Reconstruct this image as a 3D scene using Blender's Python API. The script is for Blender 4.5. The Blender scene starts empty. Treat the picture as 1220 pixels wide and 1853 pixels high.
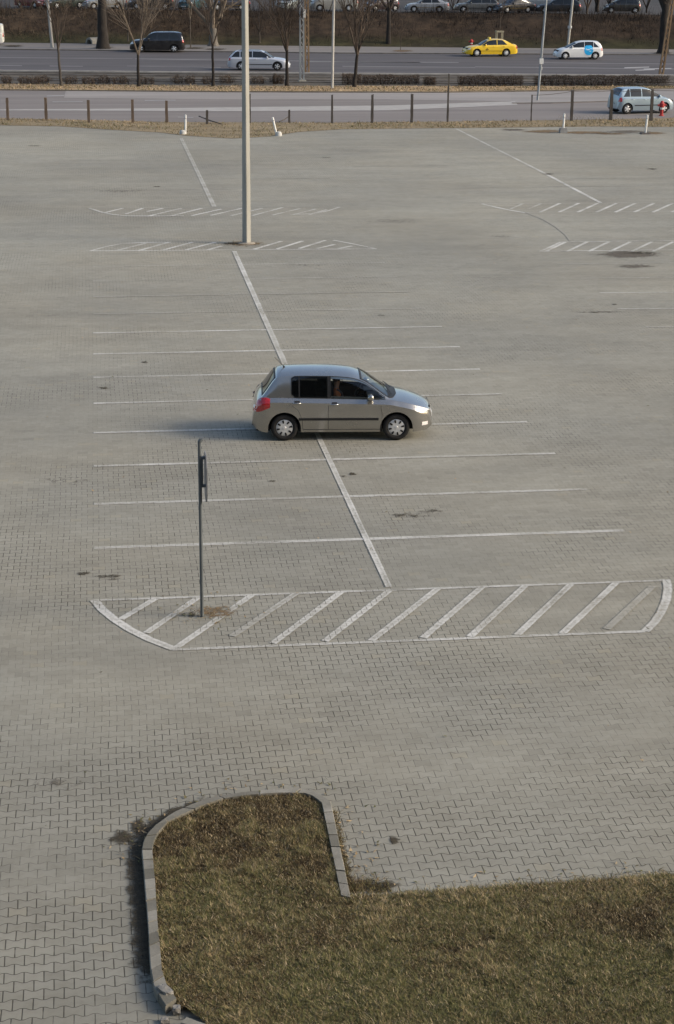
import bpy, bmesh, math, random
import numpy as np
from mathutils import Vector, Matrix, noise as mnoise
PI = math.pi
rad = math.radians
scene = bpy.context.scene
col = scene.collection
random.seed(7)
rng = np.random.default_rng(11)

# ------------------------------------------------------------------ camera
IW, IH = 1220.0, 1853.0
F, PITCH, YAW, ROLL, CH = 3309.78, 0.3051, 0.1297, 0.0082, 9.9344*1.04
K = 1.04
fw = Vector((math.sin(YAW)*math.cos(PITCH), math.cos(YAW)*math.cos(PITCH), -math.sin(PITCH)))
r0 = Vector((math.cos(YAW), -math.sin(YAW), 0)); u0 = r0.cross(fw)
rt = r0*math.cos(ROLL)+u0*math.sin(ROLL); up = -r0*math.sin(ROLL)+u0*math.cos(ROLL)
CAM = Vector((0, 0, CH))
cd = bpy.data.cameras.new('camera'); cam = bpy.data.objects.new('camera', cd); col.objects.link(cam)
cam.matrix_world = Matrix(((rt.x, up.x, -fw.x, 0), (rt.y, up.y, -fw.y, 0), (rt.z, up.z, -fw.z, CH), (0, 0, 0, 1)))
cd.sensor_fit = 'VERTICAL'; cd.sensor_height = 36.0; cd.lens = F/IH*36.0
cd.clip_start = 0.1; cd.clip_end = 6000
scene.camera = cam
# ------------------------------------------------------------------ sky and sun
SUN_EL, SUN_AZ = rad(28), rad(-14)          # azimuth measured from +X, towards +Y
world = bpy.data.worlds.new('World'); scene.world = world; world.use_nodes = True
wn = world.node_tree; wn.nodes.clear()
sky = wn.nodes.new('ShaderNodeTexSky'); sky.sky_type = 'NISHITA'; sky.sun_disc = False
sky.sun_elevation = SUN_EL; sky.sun_rotation = PI/2-SUN_AZ
sky.air_density = 1.0; sky.dust_density = 2.6; sky.ozone_density = 1.0
bg = wn.nodes.new('ShaderNodeBackground'); bg.inputs[1].default_value = 0.125
wo = wn.nodes.new('ShaderNodeOutputWorld')
wn.links.new(sky.outputs[0], bg.inputs[0]); wn.links.new(bg.outputs[0], wo.inputs[0])
sd = bpy.data.lights.new('sun', 'SUN'); sd.energy = 1.85; sd.angle = rad(16); sd.color = (1.0, 0.90, 0.75)
so = bpy.data.objects.new('sun', sd); col.objects.link(so)
sv = Vector((math.cos(SUN_EL)*math.cos(SUN_AZ), math.cos(SUN_EL)*math.sin(SUN_AZ), math.sin(SUN_EL)))
so.rotation_euler = sv.to_track_quat('Z', 'Y').to_euler(); so.location = (60, -10, 40)
scene.view_settings.view_transform = 'Standard'; scene.view_settings.look = 'None'
scene.view_settings.gamma = 1; scene.view_settings.exposure = 0.76

# ------------------------------------------------------------------ helpers
def at(px, py, z=0.0):
    d = fw*F + rt*(px-IW/2) - up*(py-IH/2)
    return CAM + d*((z-CH)/d.z)
def height_at(P, py):
    """height of the point above P (vertical line) seen on image row py"""
    n = -up*F - fw*(py-IH/2)
    q = Vector((P.x, P.y, 0))-CAM
    return -(n.dot(q))/n.z
def px_per_m(P):
    return F/((P-CAM).dot(fw))
def tag(o, label=None, cat=None, group=None, kind=None):
    if label: o['label'] = label
    if cat: o['category'] = cat
    if group: o['group'] = group
    if kind: o['kind'] = kind
    return o
def empty(name, loc=(0, 0, 0), rz=0.0, s=1.0):
    o = bpy.data.objects.new(name, None); col.objects.link(o)
    o.location = loc; o.rotation_euler = (0, 0, rz); o.scale = (s, s, s); o.empty_display_size = .2
    return o

class MB:
    def __init__(s): s.v = []; s.f = []; s.m = []
    def add(s, vs, fs, m=0):
        b = len(s.v); s.v += [tuple(v) for v in vs]
        for f in fs: s.f.append(tuple(i+b for i in f)); s.m.append(m)
    def box(s, c, d, m=0, rz=0.0, taper=1.0):
        x, y, z = d[0]/2, d[1]/2, d[2]/2
        vs = []
        for dz, t in ((-z, 1.0), (z, taper)):
            for dx, dy in ((-x, -y), (x, -y), (x, y), (-x, y)):
                a, b = dx*t, dy*t
                vs.append((c[0]+a*math.cos(rz)-b*math.sin(rz), c[1]+a*math.sin(rz)+b*math.cos(rz), c[2]+dz))
        s.add(vs, [(3, 2, 1, 0), (4, 5, 6, 7), (0, 1, 5, 4), (1, 2, 6, 5), (2, 3, 7, 6), (3, 0, 4, 7)], m)
    def tube(s, pts, rs, n=8, m=0, cap=True, rot=0.0):
        pts = [Vector(p) for p in pts]
        if not hasattr(rs, '__len__'): rs = [rs]*len(pts)
        vs = []
        for i, p in enumerate(pts):
            d = (pts[min(i+1, len(pts)-1)]-pts[max(i-1, 0)])
            d = d.normalized() if d.length > 1e-9 else Vector((0, 0, 1))
            a = Vector((1, 0, 0)) if abs(d.z) > .9 else Vector((0, 0, 1))
            e1 = (a - d*a.dot(d)).normalized(); e2 = d.cross(e1)
            for k in range(n):
                t = 2*PI*k/n+rot
                vs.append(p+(e1*math.cos(t)+e2*math.sin(t))*rs[i])
        fs = []
        for i in range(len(pts)-1):
            for k in range(n):
                fs.append((i*n+k, i*n+(k+1) % n, (i+1)*n+(k+1) % n, (i+1)*n+k))
        if cap:
            fs.append(tuple(reversed(range(n)))); fs.append(tuple(range((len(pts)-1)*n, len(pts)*n)))
        s.add(vs, fs, m)
    def lathe(s, prof, n=16, m=0, c=(0, 0, 0), axis='z', ms=None):
        vs = []; fs = []
        for (r, h) in prof:
            for k in range(n):
                t = 2*PI*k/n
                if axis == 'z': vs.append((c[0]+r*math.cos(t), c[1]+r*math.sin(t), c[2]+h))
                else: vs.append((c[0]+r*math.cos(t), c[1]+h, c[2]+r*math.sin(t)))
        for i in range(len(prof)-1):
            for k in range(n):
                q = (i*n+k, i*n+(k+1) % n, (i+1)*n+(k+1) % n, (i+1)*n+k)
                fs.append(q if axis == 'z' else q[::-1])
        s.add(vs, fs, m)
    def build(s, name, mats, parent=None, smooth=None):
        me = bpy.data.meshes.new(name); me.from_pydata(s.v, [], s.f)
        if not isinstance(mats, (list, tuple)): mats = [mats]
        for mt in mats: me.materials.append(mt)
        if len(mats) > 1: me.polygons.foreach_set('material_index', s.m)
        if smooth is not None:
            me.shade_smooth(); me.set_sharp_from_angle(angle=rad(smooth))
        me.update()
        o = bpy.data.objects.new(name, me); col.objects.link(o)
        if parent is not None: o.parent = parent
        return o

# ------------------------------------------------------------------ materials
class NT:
    def __init__(s, name):
        s.mat = bpy.data.materials.new(name); s.mat.use_nodes = True
        s.t = s.mat.node_tree; s.b = s.t.nodes['Principled BSDF']; s.out = s.t.nodes['Material Output']
    def n(s, typ, **kw):
        nd = s.t.nodes.new(typ)
        for k, v in kw.items(): setattr(nd, k, v)
        return nd
    def put(s, sock, v):
        if isinstance(v, bpy.types.NodeSocket): s.t.links.new(v, sock)
        else:
            try: sock.default_value = v
            except Exception: sock.default_value = tuple(v)+(1.0,)
    def m(s, op, a, b=None, c=None, clamp=False):
        nd = s.n('ShaderNodeMath', operation=op, use_clamp=clamp)
        s.put(nd.inputs[0], a)
        if b is not None: s.put(nd.inputs[1], b)
        if c is not None: s.put(nd.inputs[2], c)
        return nd.outputs[0]
    def mix(s, f, a, b, blend='MIX'):
        nd = s.n('ShaderNodeMix', data_type='RGBA', blend_type=blend)
        s.put(nd.inputs[0], f)
        s.put(nd.inputs[6], a if isinstance(a, bpy.types.NodeSocket) else tuple(a)+(1,))
        s.put(nd.inputs[7], b if isinstance(b, bpy.types.NodeSocket) else tuple(b)+(1,))
        return nd.outputs[2]
    def mr(s, v, a, b, c=0.0, d=1.0, smooth=False):
        nd = s.n('ShaderNodeMapRange', interpolation_type='SMOOTHSTEP' if smooth else 'LINEAR')
        for i, x in enumerate((v, a, b, c, d)): s.put(nd.inputs[i], x)
        return nd.outputs[0]
    def noise(s, scale, detail=4, rough=.55, vec=None, dist=0.0):
        nd = s.n('ShaderNodeTexNoise'); nd.inputs['Scale'].default_value = scale
        nd.inputs['Detail'].default_value = detail; nd.inputs['Roughness'].default_value = rough
        nd.inputs['Distortion'].default_value = dist
        s.put(nd.inputs['Vector'], vec if vec is not None else s.pos())
        return nd.outputs[0]
    def pos(s):
        if not hasattr(s, '_p'): s._p = s.n('ShaderNodeTexCoord').outputs['Object']
        return s._p
    def scaled(s, sc):
        nd = s.n('ShaderNodeMapping'); s.put(nd.inputs[0], s.pos()); nd.inputs['Scale'].default_value = sc
        return nd.outputs[0]
    def attr(s, name):
        return s.n('ShaderNodeAttribute', attribute_name=name).outputs['Fac']
    def ramp(s, f, stops):
        nd = s.n('ShaderNodeValToRGB'); s.put(nd.inputs[0], f); e = nd.color_ramp.elements
        while len(e) < len(stops): e.new(.5)
        for el, (p, c) in zip(e, stops): el.position = p; el.color = tuple(c)+(1,)
        return nd.outputs[0]
    def bump(s, h, strength=.3, dist=.01):
        nd = s.n('ShaderNodeBump'); nd.inputs['Strength'].default_value = strength; nd.inputs['Distance'].default_value = dist
        s.put(nd.inputs['Height'], h); s.t.links.new(nd.outputs[0], s.b.inputs['Normal'])
    def fin(s, c=None, rough=.8, metal=0.0, spec=None, coat=None):
        if c is not None: s.put(s.b.inputs['Base Color'], c if isinstance(c, bpy.types.NodeSocket) else tuple(c)+(1,))
        s.put(s.b.inputs['Roughness'], rough); s.put(s.b.inputs['Metallic'], metal)
        if spec is not None: s.put(s.b.inputs['Specular IOR Level'], spec)
        if coat is not None:
            s.b.inputs['Coat Weight'].default_value = coat; s.b.inputs['Coat Roughness'].default_value = .04
        return s.mat
_cache = {}
def noisy(name, c1, c2, scale=3, rough=.85, metal=0, detail=5, bump=0, sc=None, spec=.3, lo=.3, hi=.7):
    if name in _cache: return _cache[name]
    t = NT(name); f = t.noise(scale, detail, .6, t.scaled(sc) if sc else None)
    c = t.mix(t.mr(f, lo, hi), c1, c2)
    if bump: t.bump(t.noise(scale*6, 4), bump, .02)
    _cache[name] = t.fin(c, rough, metal, spec); return _cache[name]
def paint(name, c, metal=.3, rough=.35):
    key = 'paint_'+name
    if key in _cache: return _cache[key]
    t = NT(key); f = t.noise(2.2, 3)
    d = t.mix(t.mr(f, .35, .75, 0, .10), c, (.20, .18, .15))
    _cache[key] = t.fin(d, t.mr(f, .3, .7, rough-.04, rough+.1), metal, .5, .9); return _cache[key]

RUB = noisy('tyre_rubber', (.012, .012, .012), (.03, .028, .026), 8, .85)
TRIM = noisy('black_trim', (.012, .012, .013), (.025, .025, .026), 6, .5)
CHASSIS = noisy('dark_chassis', (.008, .008, .008), (.016, .015, .014), 6, .9)
HUB = noisy('hubcap_silver', (.55, .55, .545), (.66, .66, .65), 9, .38, .3)
HOLE = noisy('hubcap_hole', (.01, .01, .01), (.015, .015, .015), 5, .8)
CLOTHSEAT = noisy('seat_cloth', (.03, .03, .032), (.05, .05, .052), 14, .9)
def glass_dark():
    t = NT('dark_glass'); f = t.noise(1.5, 2)
    return t.fin(t.mix(f, (.010, .012, .013), (.02, .023, .025)), .04, 0, .5)
GLASSD = glass_dark()
def glass_see(name, tint, ior=1.5, base=None):
    t = NT(name)
    tr = t.n('ShaderNodeBsdfDiffuse' if base else 'ShaderNodeBsdfTransparent'); tr.inputs[0].default_value = tint+(1,)
    gl = t.n('ShaderNodeBsdfGlossy'); gl.inputs['Roughness'].default_value = .02
    fr = t.n('ShaderNodeFresnel'); fr.inputs[0].default_value = ior
    sm = t.n('ShaderNodeMixShader')
    t.t.links.new(fr.outputs[0], sm.inputs[0]); t.t.links.new(tr.outputs[0], sm.inputs[1]); t.t.links.new(gl.outputs[0], sm.inputs[2])
    t.t.links.new(sm.outputs[0], t.out.inputs[0]); return t.mat
GLASS_SIDE = glass_see('tinted_window', (.86, .88, .87))
GLASS_REAR = glass_see('deep_tinted_window', (.22, .23, .23))
GLASS_WIND = glass_see('windscreen_glass', (.6, .63, .63), 2.1)
GLASS_REFL = glass_see('reflecting_dark_glass', (.012, .016, .02), 2.0, 1)
def lamp(name, c1, c2, rough=.12):
    t = NT(name); w = t.noise(30, 1)
    return t.fin(t.mix(t.mr(w, .4, .6), c1, c2), rough, 0, .6, 1.0)
HEAD = lamp('headlight_lens', (.75, .75, .72), (.5, .5, .5))
TAILM = lamp('tail_light_lens', (.45, .012, .014), (.30, .008, .010))
WHITEL = lamp('clear_lens', (.8, .78, .75), (.65, .6, .6))
AMBER = lamp('amber_lens', (.7, .25, .03), (.6, .2, .02))
CHROME = noisy('chrome', (.6, .6, .6), (.7, .7, .7), 5, .15, 1)

# ------- pavers: bone shaped interlocking stones
def paver_nodes(t):
    sp = t.n('ShaderNodeSeparateXYZ'); t.put(sp.inputs[0], t.pos())
    wob = t.n('ShaderNodeTexNoise'); wob.inputs['Scale'].default_value = .35; wob.inputs['Detail'].default_value = 2
    t.put(wob.inputs['Vector'], t.pos())
    w1 = t.m('MULTIPLY', t.m('SUBTRACT', wob.outputs[0], .5), .10)
    PX, PY = .208, .1716
    X = t.m('DIVIDE', t.m('ADD', sp.outputs[0], w1), PX); Y = t.m('DIVIDE', t.m('ADD', sp.outputs[1], w1), PY)
    j = t.m('ROUND', Y)
    oj = t.m('MULTIPLY', t.m('PINGPONG', j, 1.0), .5)
    uj = t.m('FRACT', t.m('SUBTRACT', X, oj))
    tri = t.m('SUBTRACT', 1.0, t.m('ABSOLUTE', t.m('SUBTRACT', t.m('MULTIPLY', uj, 2.0), 1.0)))
    wv = t.m('SUBTRACT', t.m('MULTIPLY', t.mr(tri, .12, .88, 0, 1, True), 2.0), 1.0)
    d = t.m('SUBTRACT', t.m('SUBTRACT', Y, j), t.m('MULTIPLY', wv, .105))
    row = t.m('SUBTRACT', j, t.m('LESS_THAN', d, 0.0))
    orr = t.m('MULTIPLY', t.m('PINGPONG', row, 1.0), .5)
    ur = t.m('SUBTRACT', X, orr); cell = t.m('FLOOR', ur); fr = t.m('FRACT', ur)
    dv = t.m('MULTIPLY', t.m('MINIMUM', fr, t.m('SUBTRACT', 1.0, fr)), PX)
    dh = t.m('MULTIPLY', t.m('ABSOLUTE', d), PY)
    cb = t.n('ShaderNodeCombineXYZ'); t.put(cb.inputs[0], cell); t.put(cb.inputs[1], row)
    wnz = t.n('ShaderNodeTexWhiteNoise', noise_dimensions='2D'); t.put(wnz.inputs['Vector'], cb.outputs[0])
    rnd = wnz.outputs['Value']
    dist = t.m('MINIMUM', t.m('ADD', dv, .001), t.m('ADD', dh, .0015))
    # joints fill up with sand by patches
    n1 = t.noise(.22, 3, .6); n2 = t.noise(2.2, 3, .6); n3 = t.noise(9.0, 3, .6)
    near = t.mr(sp.outputs[1], 17, 42, .45, 0)               # nearer the building the joints are washed out deeper
    st = t.m('ADD', t.mr(n1, .38, .64, .12, .95), near)
    for (cx, cy, r, a) in ((.9, 20.6, 2.4, 1.1), (-.6, 17.5, 1.6, .5), (3.6, 19.0, 1.6, .3), (3.0, 28.5, 3.5, .15)):
        dd = t.n('ShaderNodeVectorMath', operation='DISTANCE'); t.put(dd.inputs[0], t.pos()); dd.inputs[1].default_value = (cx, cy, 0)
        st = t.m('ADD', st, t.mr(dd.outputs['Value'], r*.3, r, a, 0, True))
    st = t.m('MULTIPLY', st, t.mr(n2, .3, .7, .4, 1.3), clamp=True)
    hw = t.mr(t.m('ADD', st, t.m('MULTIPLY', t.m('SUBTRACT', n3, .5), .8)), .1, 1.2, .0042, .0104)
    joint = t.m('SUBTRACT', 1.0, t.mr(dist, t.m('MULTIPLY', hw, .55), hw, 0, 1, True))
    jm = t.m('MULTIPLY', joint, st)
    # stone colour
    c = t.mix(t.mr(rnd, 0, 1, .2, .8), (.288, .274, .224), (.346, .332, .277))
    c = t.mix(t.m('GREATER_THAN', rnd, .975), c, t.mix(1, c, (.85, .845, .84), 'MULTIPLY'))
    c = t.mix(t.m('LESS_THAN', rnd, .02), c, t.mix(1, c, (1.12, 1.1, 1.06), 'MULTIPLY'))
    c = t.mix(t.mr(t.noise(.09, 4, .6), .35, .66), c, t.mix(1, c, (.78, .785, .80), 'MULTIPLY'))
    c = t.mix(t.mr(t.noise(.6, 4, .65, t.scaled((.45, 1.6, 1))), .38, .68), c, t.mix(1, c, (.85, .848, .845), 'MULTIPLY'))
    c = t.mix(t.mr(t.noise(.16, 3, .6, t.scaled((1, .8, 1))), .4, .65, 0, .6), c, t.mix(1, c, (1.03, .99, .93), 'MULTIPLY'))
    c = t.mix(t.mr(n3, .45, .75, 0, .6), c, t.mix(1, c, (.82, .80, .77), 'MULTIPLY'))
    fine = t.noise(60, 3, .7)
    c = t.mix(t.mr(fine, .3, .7, 0, .35), c, t.mix(1, c, (.78, .77, .75), 'MULTIPLY'))
    spots = t.mr(t.noise(1.3, 5, .7, None, 1.0), .70, .76, 0, .45)
    c = t.mix(spots, c, (.13, .12, .10))
    return c, joint, jm, n2, n3, fine
def paver_mat():
    t = NT('bone_pavers'); c, joint, jm, n2, n3, fine = paver_nodes(t)
    c = t.mix(t.m('MULTIPLY', jm, .88), c, (.040, .036, .028))
    h = t.m('SUBTRACT', t.m('MULTIPLY', fine, .15), t.m('MULTIPLY', joint, .8))
    t.bump(h, .35, .006)
    return t.fin(c, .85, 0, .25)
PAVER = paver_mat()
def linepaint_mat(name, amount, col_=(.56, .545, .50)):
    t = NT(name); c, joint, jm, n2, n3, fine = paver_nodes(t)
    uv = t.n('ShaderNodeUVMap', uv_map='uv'); s2 = t.n('ShaderNodeSeparateXYZ'); t.put(s2.inputs[0], uv.outputs[0])
    v = t.m('ABSOLUTE', t.m('SUBTRACT', t.m('MULTIPLY', s2.outputs[1], 2.0), 1.0))       # 0 centre, 1 edge
    wear = t.noise(14, 5, .7); big = t.noise(.9, 4, .6)
    e = t.m('ADD', t.m('MULTIPLY', wear, .8), t.m('MULTIPLY', big, .9))
    e = t.m('ADD', e, t.mr(v, .2, .6, -.05, .05))
    e = t.m('SUBTRACT', e, t.mr(v, .75, 1.0, 0, .35))
    f = t.m('MULTIPLY', t.mr(e, .60, 1.0), amount, clamp=True)
    f = t.m('MULTIPLY', f, t.attr('wear'))
    c = t.mix(f, c, col_)
    c = t.mix(t.m('MULTIPLY', jm, t.mr(f, 0, 1, .9, .6)), c, (.065, .06, .05))
    return t.fin(c, .8, 0, .25)
LINE = linepaint_mat('worn_white_paint', 1.0)
GRASSBLADE = None
def tone_mat(name, stops, rough=.85):
    t = NT(name); c = t.ramp(t.attr('tone'), stops); return t.fin(c, rough, 0, .2)
DRYGRASS = tone_mat('dry_grass_blades', [(0, (.060, .041, .021)), (.20, (.120, .089, .044)), (.40, (.195, .153, .076)), (.55, (.142, .146, .054)), (.66, (.195, .178, .078)), (.80, (.34, .255, .135)), (1, (.54, .44, .29))])
VERGE = tone_mat('verge_grass_blades', [(0, (.06, .045, .022)), (.3, (.13, .095, .048)), (.5, (.105, .108, .042)), (.62, (.16, .13, .065)), (.8, (.29, .205, .11)), (1, (.42, .32, .19))])
BRUSH = tone_mat('bank_twigs', [(0, (.015, .011, .009)), (.4, (.037, .025, .018)), (.75, (.072, .050, .033)), (1, (.135, .105, .07))])
HEDGE = tone_mat('hedge_twigs', [(0, (.032, .023, .018)), (.5, (.075, .053, .039)), (1, (.17, .125, .088))])

# ------------------------------------------------------------------ triangle clouds (grass, twigs)
def tri_mesh(name, P0, P1, P2, tone, mat, parent=None):
    n = len(P0); v = np.empty((n*3, 3), np.float32); v[0::3] = P0; v[1::3] = P1; v[2::3] = P2
    me = bpy.data.meshes.new(name); me.vertices.add(n*3); me.vertices.foreach_set('co', v.ravel())
    me.loops.add(n*3); me.loops.foreach_set('vertex_index', np.arange(n*3, dtype=np.int32))
    me.polygons.add(n); me.polygons.foreach_set('loop_start', np.arange(0, n*3, 3, dtype=np.int32))
    a = me.attributes.new('tone', 'FLOAT', 'POINT'); a.data.foreach_set('value', np.repeat(tone, 3).astype(np.float32))
    me.materials.append(mat); me.update(calc_edges=True)
    o = bpy.data.objects.new(name, me); col.objects.link(o)
    if parent is not None: o.parent = parent
    return o
def blades(name, xy, z, ln, wid, lean, tone, mat, parent=None):
    n = len(xy); a = rng.uniform(0, 2*PI, n); l = rng.uniform(ln[0], ln[1], n); w = rng.uniform(wid[0], wid[1], n)
    e = rng.uniform(lean[0], lean[1], n)         # elevation of the blade
    b = rng.uniform(0, 2*PI, n)
    base = np.column_stack([xy, np.full(n, 0.0)+z])
    tip = base + np.column_stack([np.cos(a)*np.cos(e)*l, np.sin(a)*np.cos(e)*l, np.sin(e)*l])
    side = np.column_stack([np.cos(b)*w, np.sin(b)*w, np.zeros(n)])
    return tri_mesh(name, base-side/2, base+side/2, tip, tone, mat, parent)
def inpoly(xy, poly):
    x, y = xy[:, 0], xy[:, 1]; c = np.zeros(len(xy), bool); n = len(poly)
    for i in range(n):
        x1, y1 = poly[i][0], poly[i][1]; x2, y2 = poly[(i+1) % n][0], poly[(i+1) % n][1]
        if y1 == y2: continue
        c ^= ((y1 > y) != (y2 > y)) & (x < (x2-x1)*(y-y1)/(y2-y1)+x1)
    return c
def lowfreq(xy, sc, seed=0):
    return np.array([mnoise.noise(Vector((p[0]*sc+seed, p[1]*sc, seed*1.7))) for p in xy])

# ------------------------------------------------------------------ ground
def poly_sheet(name, pts, z, mat, kind='structure'):
    mb = MB(); mb.add([(p[0], p[1], z) for p in pts], [tuple(range(len(pts)))])
    o = mb.build(name, mat)
    if o.data.polygons[0].normal.z < 0: o.data.flip_normals()
    if kind: o['kind'] = kind
    return o
XS = [-700, 0, 200, 400, 610, 820, 1000, 1220, 1900]
def edge(pts):
    """pixel polyline (x, y) -> interpolated and extended to the XS samples, as ground points"""
    xs = [p[0] for p in pts]; ys = [p[1] for p in pts]
    sl0 = (ys[1]-ys[0])/(xs[1]-xs[0]) if len(xs) > 1 else 0; sl1 = (ys[-1]-ys[-2])/(xs[-1]-xs[-2])
    base = (ys[-1]-ys[0])/(xs[-1]-xs[0])
    allx = sorted(set(XS+xs)); out = []
    for x in allx:
        if x <= xs[0]: y = ys[0]+base*(x-xs[0])
        elif x >= xs[-1]: y = ys[-1]+base*(x-xs[-1])
        else: y = float(np.interp(x, xs, ys))
        out.append(at(x, y))
    return out
def strip(name, near, far, z, mat, kind='structure'):
    """sheet between two ground polylines"""
    mb = MB(); n = len(near); assert True
    loop = [(p.x, p.y, z) for p in near]+[(p.x, p.y, z) for p in reversed(far)]
    mb.add(loop, [tuple(range(len(loop)))])
    o = mb.build(name, mat)
    if o.data.polygons[0].normal.z < 0: o.data.flip_normals()
    if kind: o['kind'] = kind
    return o
E_LOT = edge([(0, 227), (110, 229), (200, 235), (290, 240), (340, 246), (420, 251), (490, 247), (540, 239), (620, 234), (820, 232), (930, 231), (1000, 230), (1100, 229), (1220, 230)])
E_SRV = edge([(0, 214), (300, 221), (600, 222), (900, 219), (1220, 214)])
E_MED = edge([(0, 163.5), (400, 167), (800, 168), (1000, 165), (1220, 161)])
E_LEAF = edge([(0, 152), (400, 155.5), (800, 156.5), (1220, 157)])
E_ROAD = edge([(0, 131), (610, 136), (1220, 139.5)])
E_WALK = edge([(0, 90), (610, 97), (1220, 100)])
E_BANK = edge([(0, 77.5), (610, 84.5), (1220, 90)])
soil = noisy('bare_soil', (.07, .055, .035), (.13, .10, .06), .8, .95, bump=.4)
TERR = poly_sheet('terrain', [(-1500, -200), (1500, -200), (1500, 2500), (-1500, 2500)], -.10, noisy('rough_ground', (.06, .055, .03), (.11, .09, .05), .05, .95))
lot_pts = [(-90, -30), (120, -30)]+[(p.x, p.y) for p in reversed(E_LOT)]
LOT = poly_sheet('parking_lot', lot_pts, 0, PAVER)
def asphalt(name, c1, c2, streak=True):
    t = NT(name); a = t.noise(.5, 5, .6, t.scaled((.12, 1, 1))); b = t.noise(25, 3, .7)
    c = t.mix(t.mr(a, .35, .68), c1, c2); c = t.mix(t.mr(b, .3, .7, 0, .3), c, t.mix(1, c, (.6, .6, .6), 'MULTIPLY'))
    t.bump(b, .15, .01); return t.fin(c, .85, 0, .3)
ASPH1 = asphalt('service_asphalt', (.170, .150, .138), (.225, .202, .186))
ASPH2 = asphalt('road_asphalt', (.070, .064, .066), (.105, .096, .096))
PALE = asphalt('pale_concrete', (.27, .25, .23), (.34, .32, .29))
MARK = noisy('road_marking_paint', (.22, .215, .21), (.42, .41, .40), 1.2, .8, detail=7, sc=(.25, 2, 1))
E_VRG = [p for p in E_SRV]
strip('verge', E_LOT, E_SRV, .012, noisy('dry_verge', (.15, .115, .065), (.28, .215, .125), .9, .95, detail=7, bump=.4, sc=(.4, 1, 1)))
strip('service_road', E_SRV, E_MED, -.004, ASPH1)
# pale pavement band with its step, and the worn pale gutter strip
strip('pavement', [at(116, 177), at(400, 179.5), at(700, 180), at(925, 183)], [at(119, 164.6), at(400, 167.1), at(700, 168), at(925, 166.5)], .004, asphalt('pinkish_pavement', (.25, .228, .21), (.31, .285, .265)))
strip('pavement', [at(925, 187.5), at(1000, 187), at(1110, 183.5), at(1900, 173)], [at(925, 166.5), at(1000, 165.1), at(1110, 163.4), at(1900, 150)], .006, asphalt('pinkish_pavement_2', (.235, .215, .20), (.295, .275, .255)))
strip('gutter_strip', [at(-300, 199.2), at(0, 199.8), at(180, 200.5), at(400, 201.5), at(700, 200), at(937, 190)], [at(-300, 198), at(0, 198.2), at(180, 197.2), at(400, 194.5), at(700, 191), at(932, 183.5)], .008, noisy('pale_gutter', (.28, .265, .245), (.38, .36, .335), 1.5, .85, detail=6, sc=(.8, 2, 1)))
def px_line(name, pts, wpx, z, mat):
    return strip(name, [at(x, y+wpx/2) for x, y in pts], [at(x, y-wpx/2) for x, y in pts], z, mat)
for pts, w in (([(85, 174), (116, 173.2)], 1.2), ([(95, 184.5), (150, 184)], .9), ([(262, 182), (318, 181.5)], 1.2), ([(322, 212), (350, 213)], .8)):
    px_line('road_marking', pts, w, .010, MARK)
strip('leaf_strip', E_MED, E_LEAF, .03, noisy('fallen_leaves', (.22, .145, .075), (.42, .30, .17), 1.2, .95, detail=8, bump=.5, sc=(.5, 1, 1)))
strip('tram_bed', E_LEAF, E_ROAD, .02, noisy('track_ballast', (.06, .052, .042), (.135, .115, .09), .8, .95, detail=8, bump=.5, sc=(.3, 1, 1)))
strip('main_road', E_ROAD, E_WALK, .0, ASPH2)
strip('pavement', E_WALK, E_BANK, .03, asphalt('far_pavement', (.17, .155, .14), (.225, .205, .185)))
def kerb_run(name, line, w, h, mat, z=0):
    mb = MB()
    for a, b in zip(line[:-1], line[1:]):
        d = Vector((b.x-a.x, b.y-a.y, 0)); n = Vector((-d.y, d.x, 0)).normalized()*w
        L = d.length; k = max(1, int(L/30))
        q = [(a.x, a.y), (b.x, b.y), (b.x+n.x, b.y+n.y), (a.x+n.x, a.y+n.y)]
        mb.add([(x, y, z-.05) for x, y in q]+[(x, y, z+h) for x, y in q], [(4, 5, 6, 7), (0, 1, 5, 4), (1, 2, 6, 5), (2, 3, 7, 6), (3, 0, 4, 7)])
    o = mb.build(name, mat); o['kind'] = 'structure'; return o
KERBM = noisy('concrete_kerb', (.25, .235, .21), (.36, .335, .30), 1.5, .9, detail=7, bump=.3)
kerb_run('kerb', E_ROAD, .45, .16, KERBM)
kerb_run('kerb', E_WALK, .25, .10, noisy('dark_kerb', (.10, .092, .085), (.17, .155, .14), 1.5, .9))
kerb_run('kerb', E_MED, .15, .08, noisy('brown_kerb', (.10, .085, .065), (.20, .17, .13), .5, .9))
kerb_run('kerb', [at(928, 187.5), at(1000, 187), at(1107, 184)], .25, .05, noisy('dark_kerb2', (.11, .10, .09), (.17, .15, .135), .7, .9))
LANE = noisy('worn_lane_paint', (.11, .105, .105), (.24, .232, .228), .8, .8, detail=7, sc=(.3, 2, 1))
# lane lines on the main road
for (a, b, w) in (([(-700, 99), (0, 104.2), (240, 106)], 0, .9), ([(245, 106.5), (610, 111.5), (830, 113.4)], 0, 1.2), ([(560, 111.8), (760, 113)], 0, 1.0), ([(980, 113.5), (1220, 116), (1900, 121)], 0, 1.0),
                  ([(-700, 112), (0, 118.5), (40, 119)], 0, 1.3), ([(90, 119.5), (150, 120)], 0, 1.0), ([(230, 119.5), (400, 122)], 0, .8), ([(620, 120), (860, 122.2)], 0, 1.1), ([(860, 121), (1000, 122.5), (1220, 125)], 0, 1.3)):
    px_line('lane_line', a, w, .008, LANE)
for (x0, y0, x1, y1) in ((1130, 123, 1175, 121.5), (1150, 127.5, 1185, 126), (1165, 125, 1215, 124)):
    px_line('road_marking', [(x0, y0), (x1, y1)], 1.6, .012, MARK)
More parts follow.
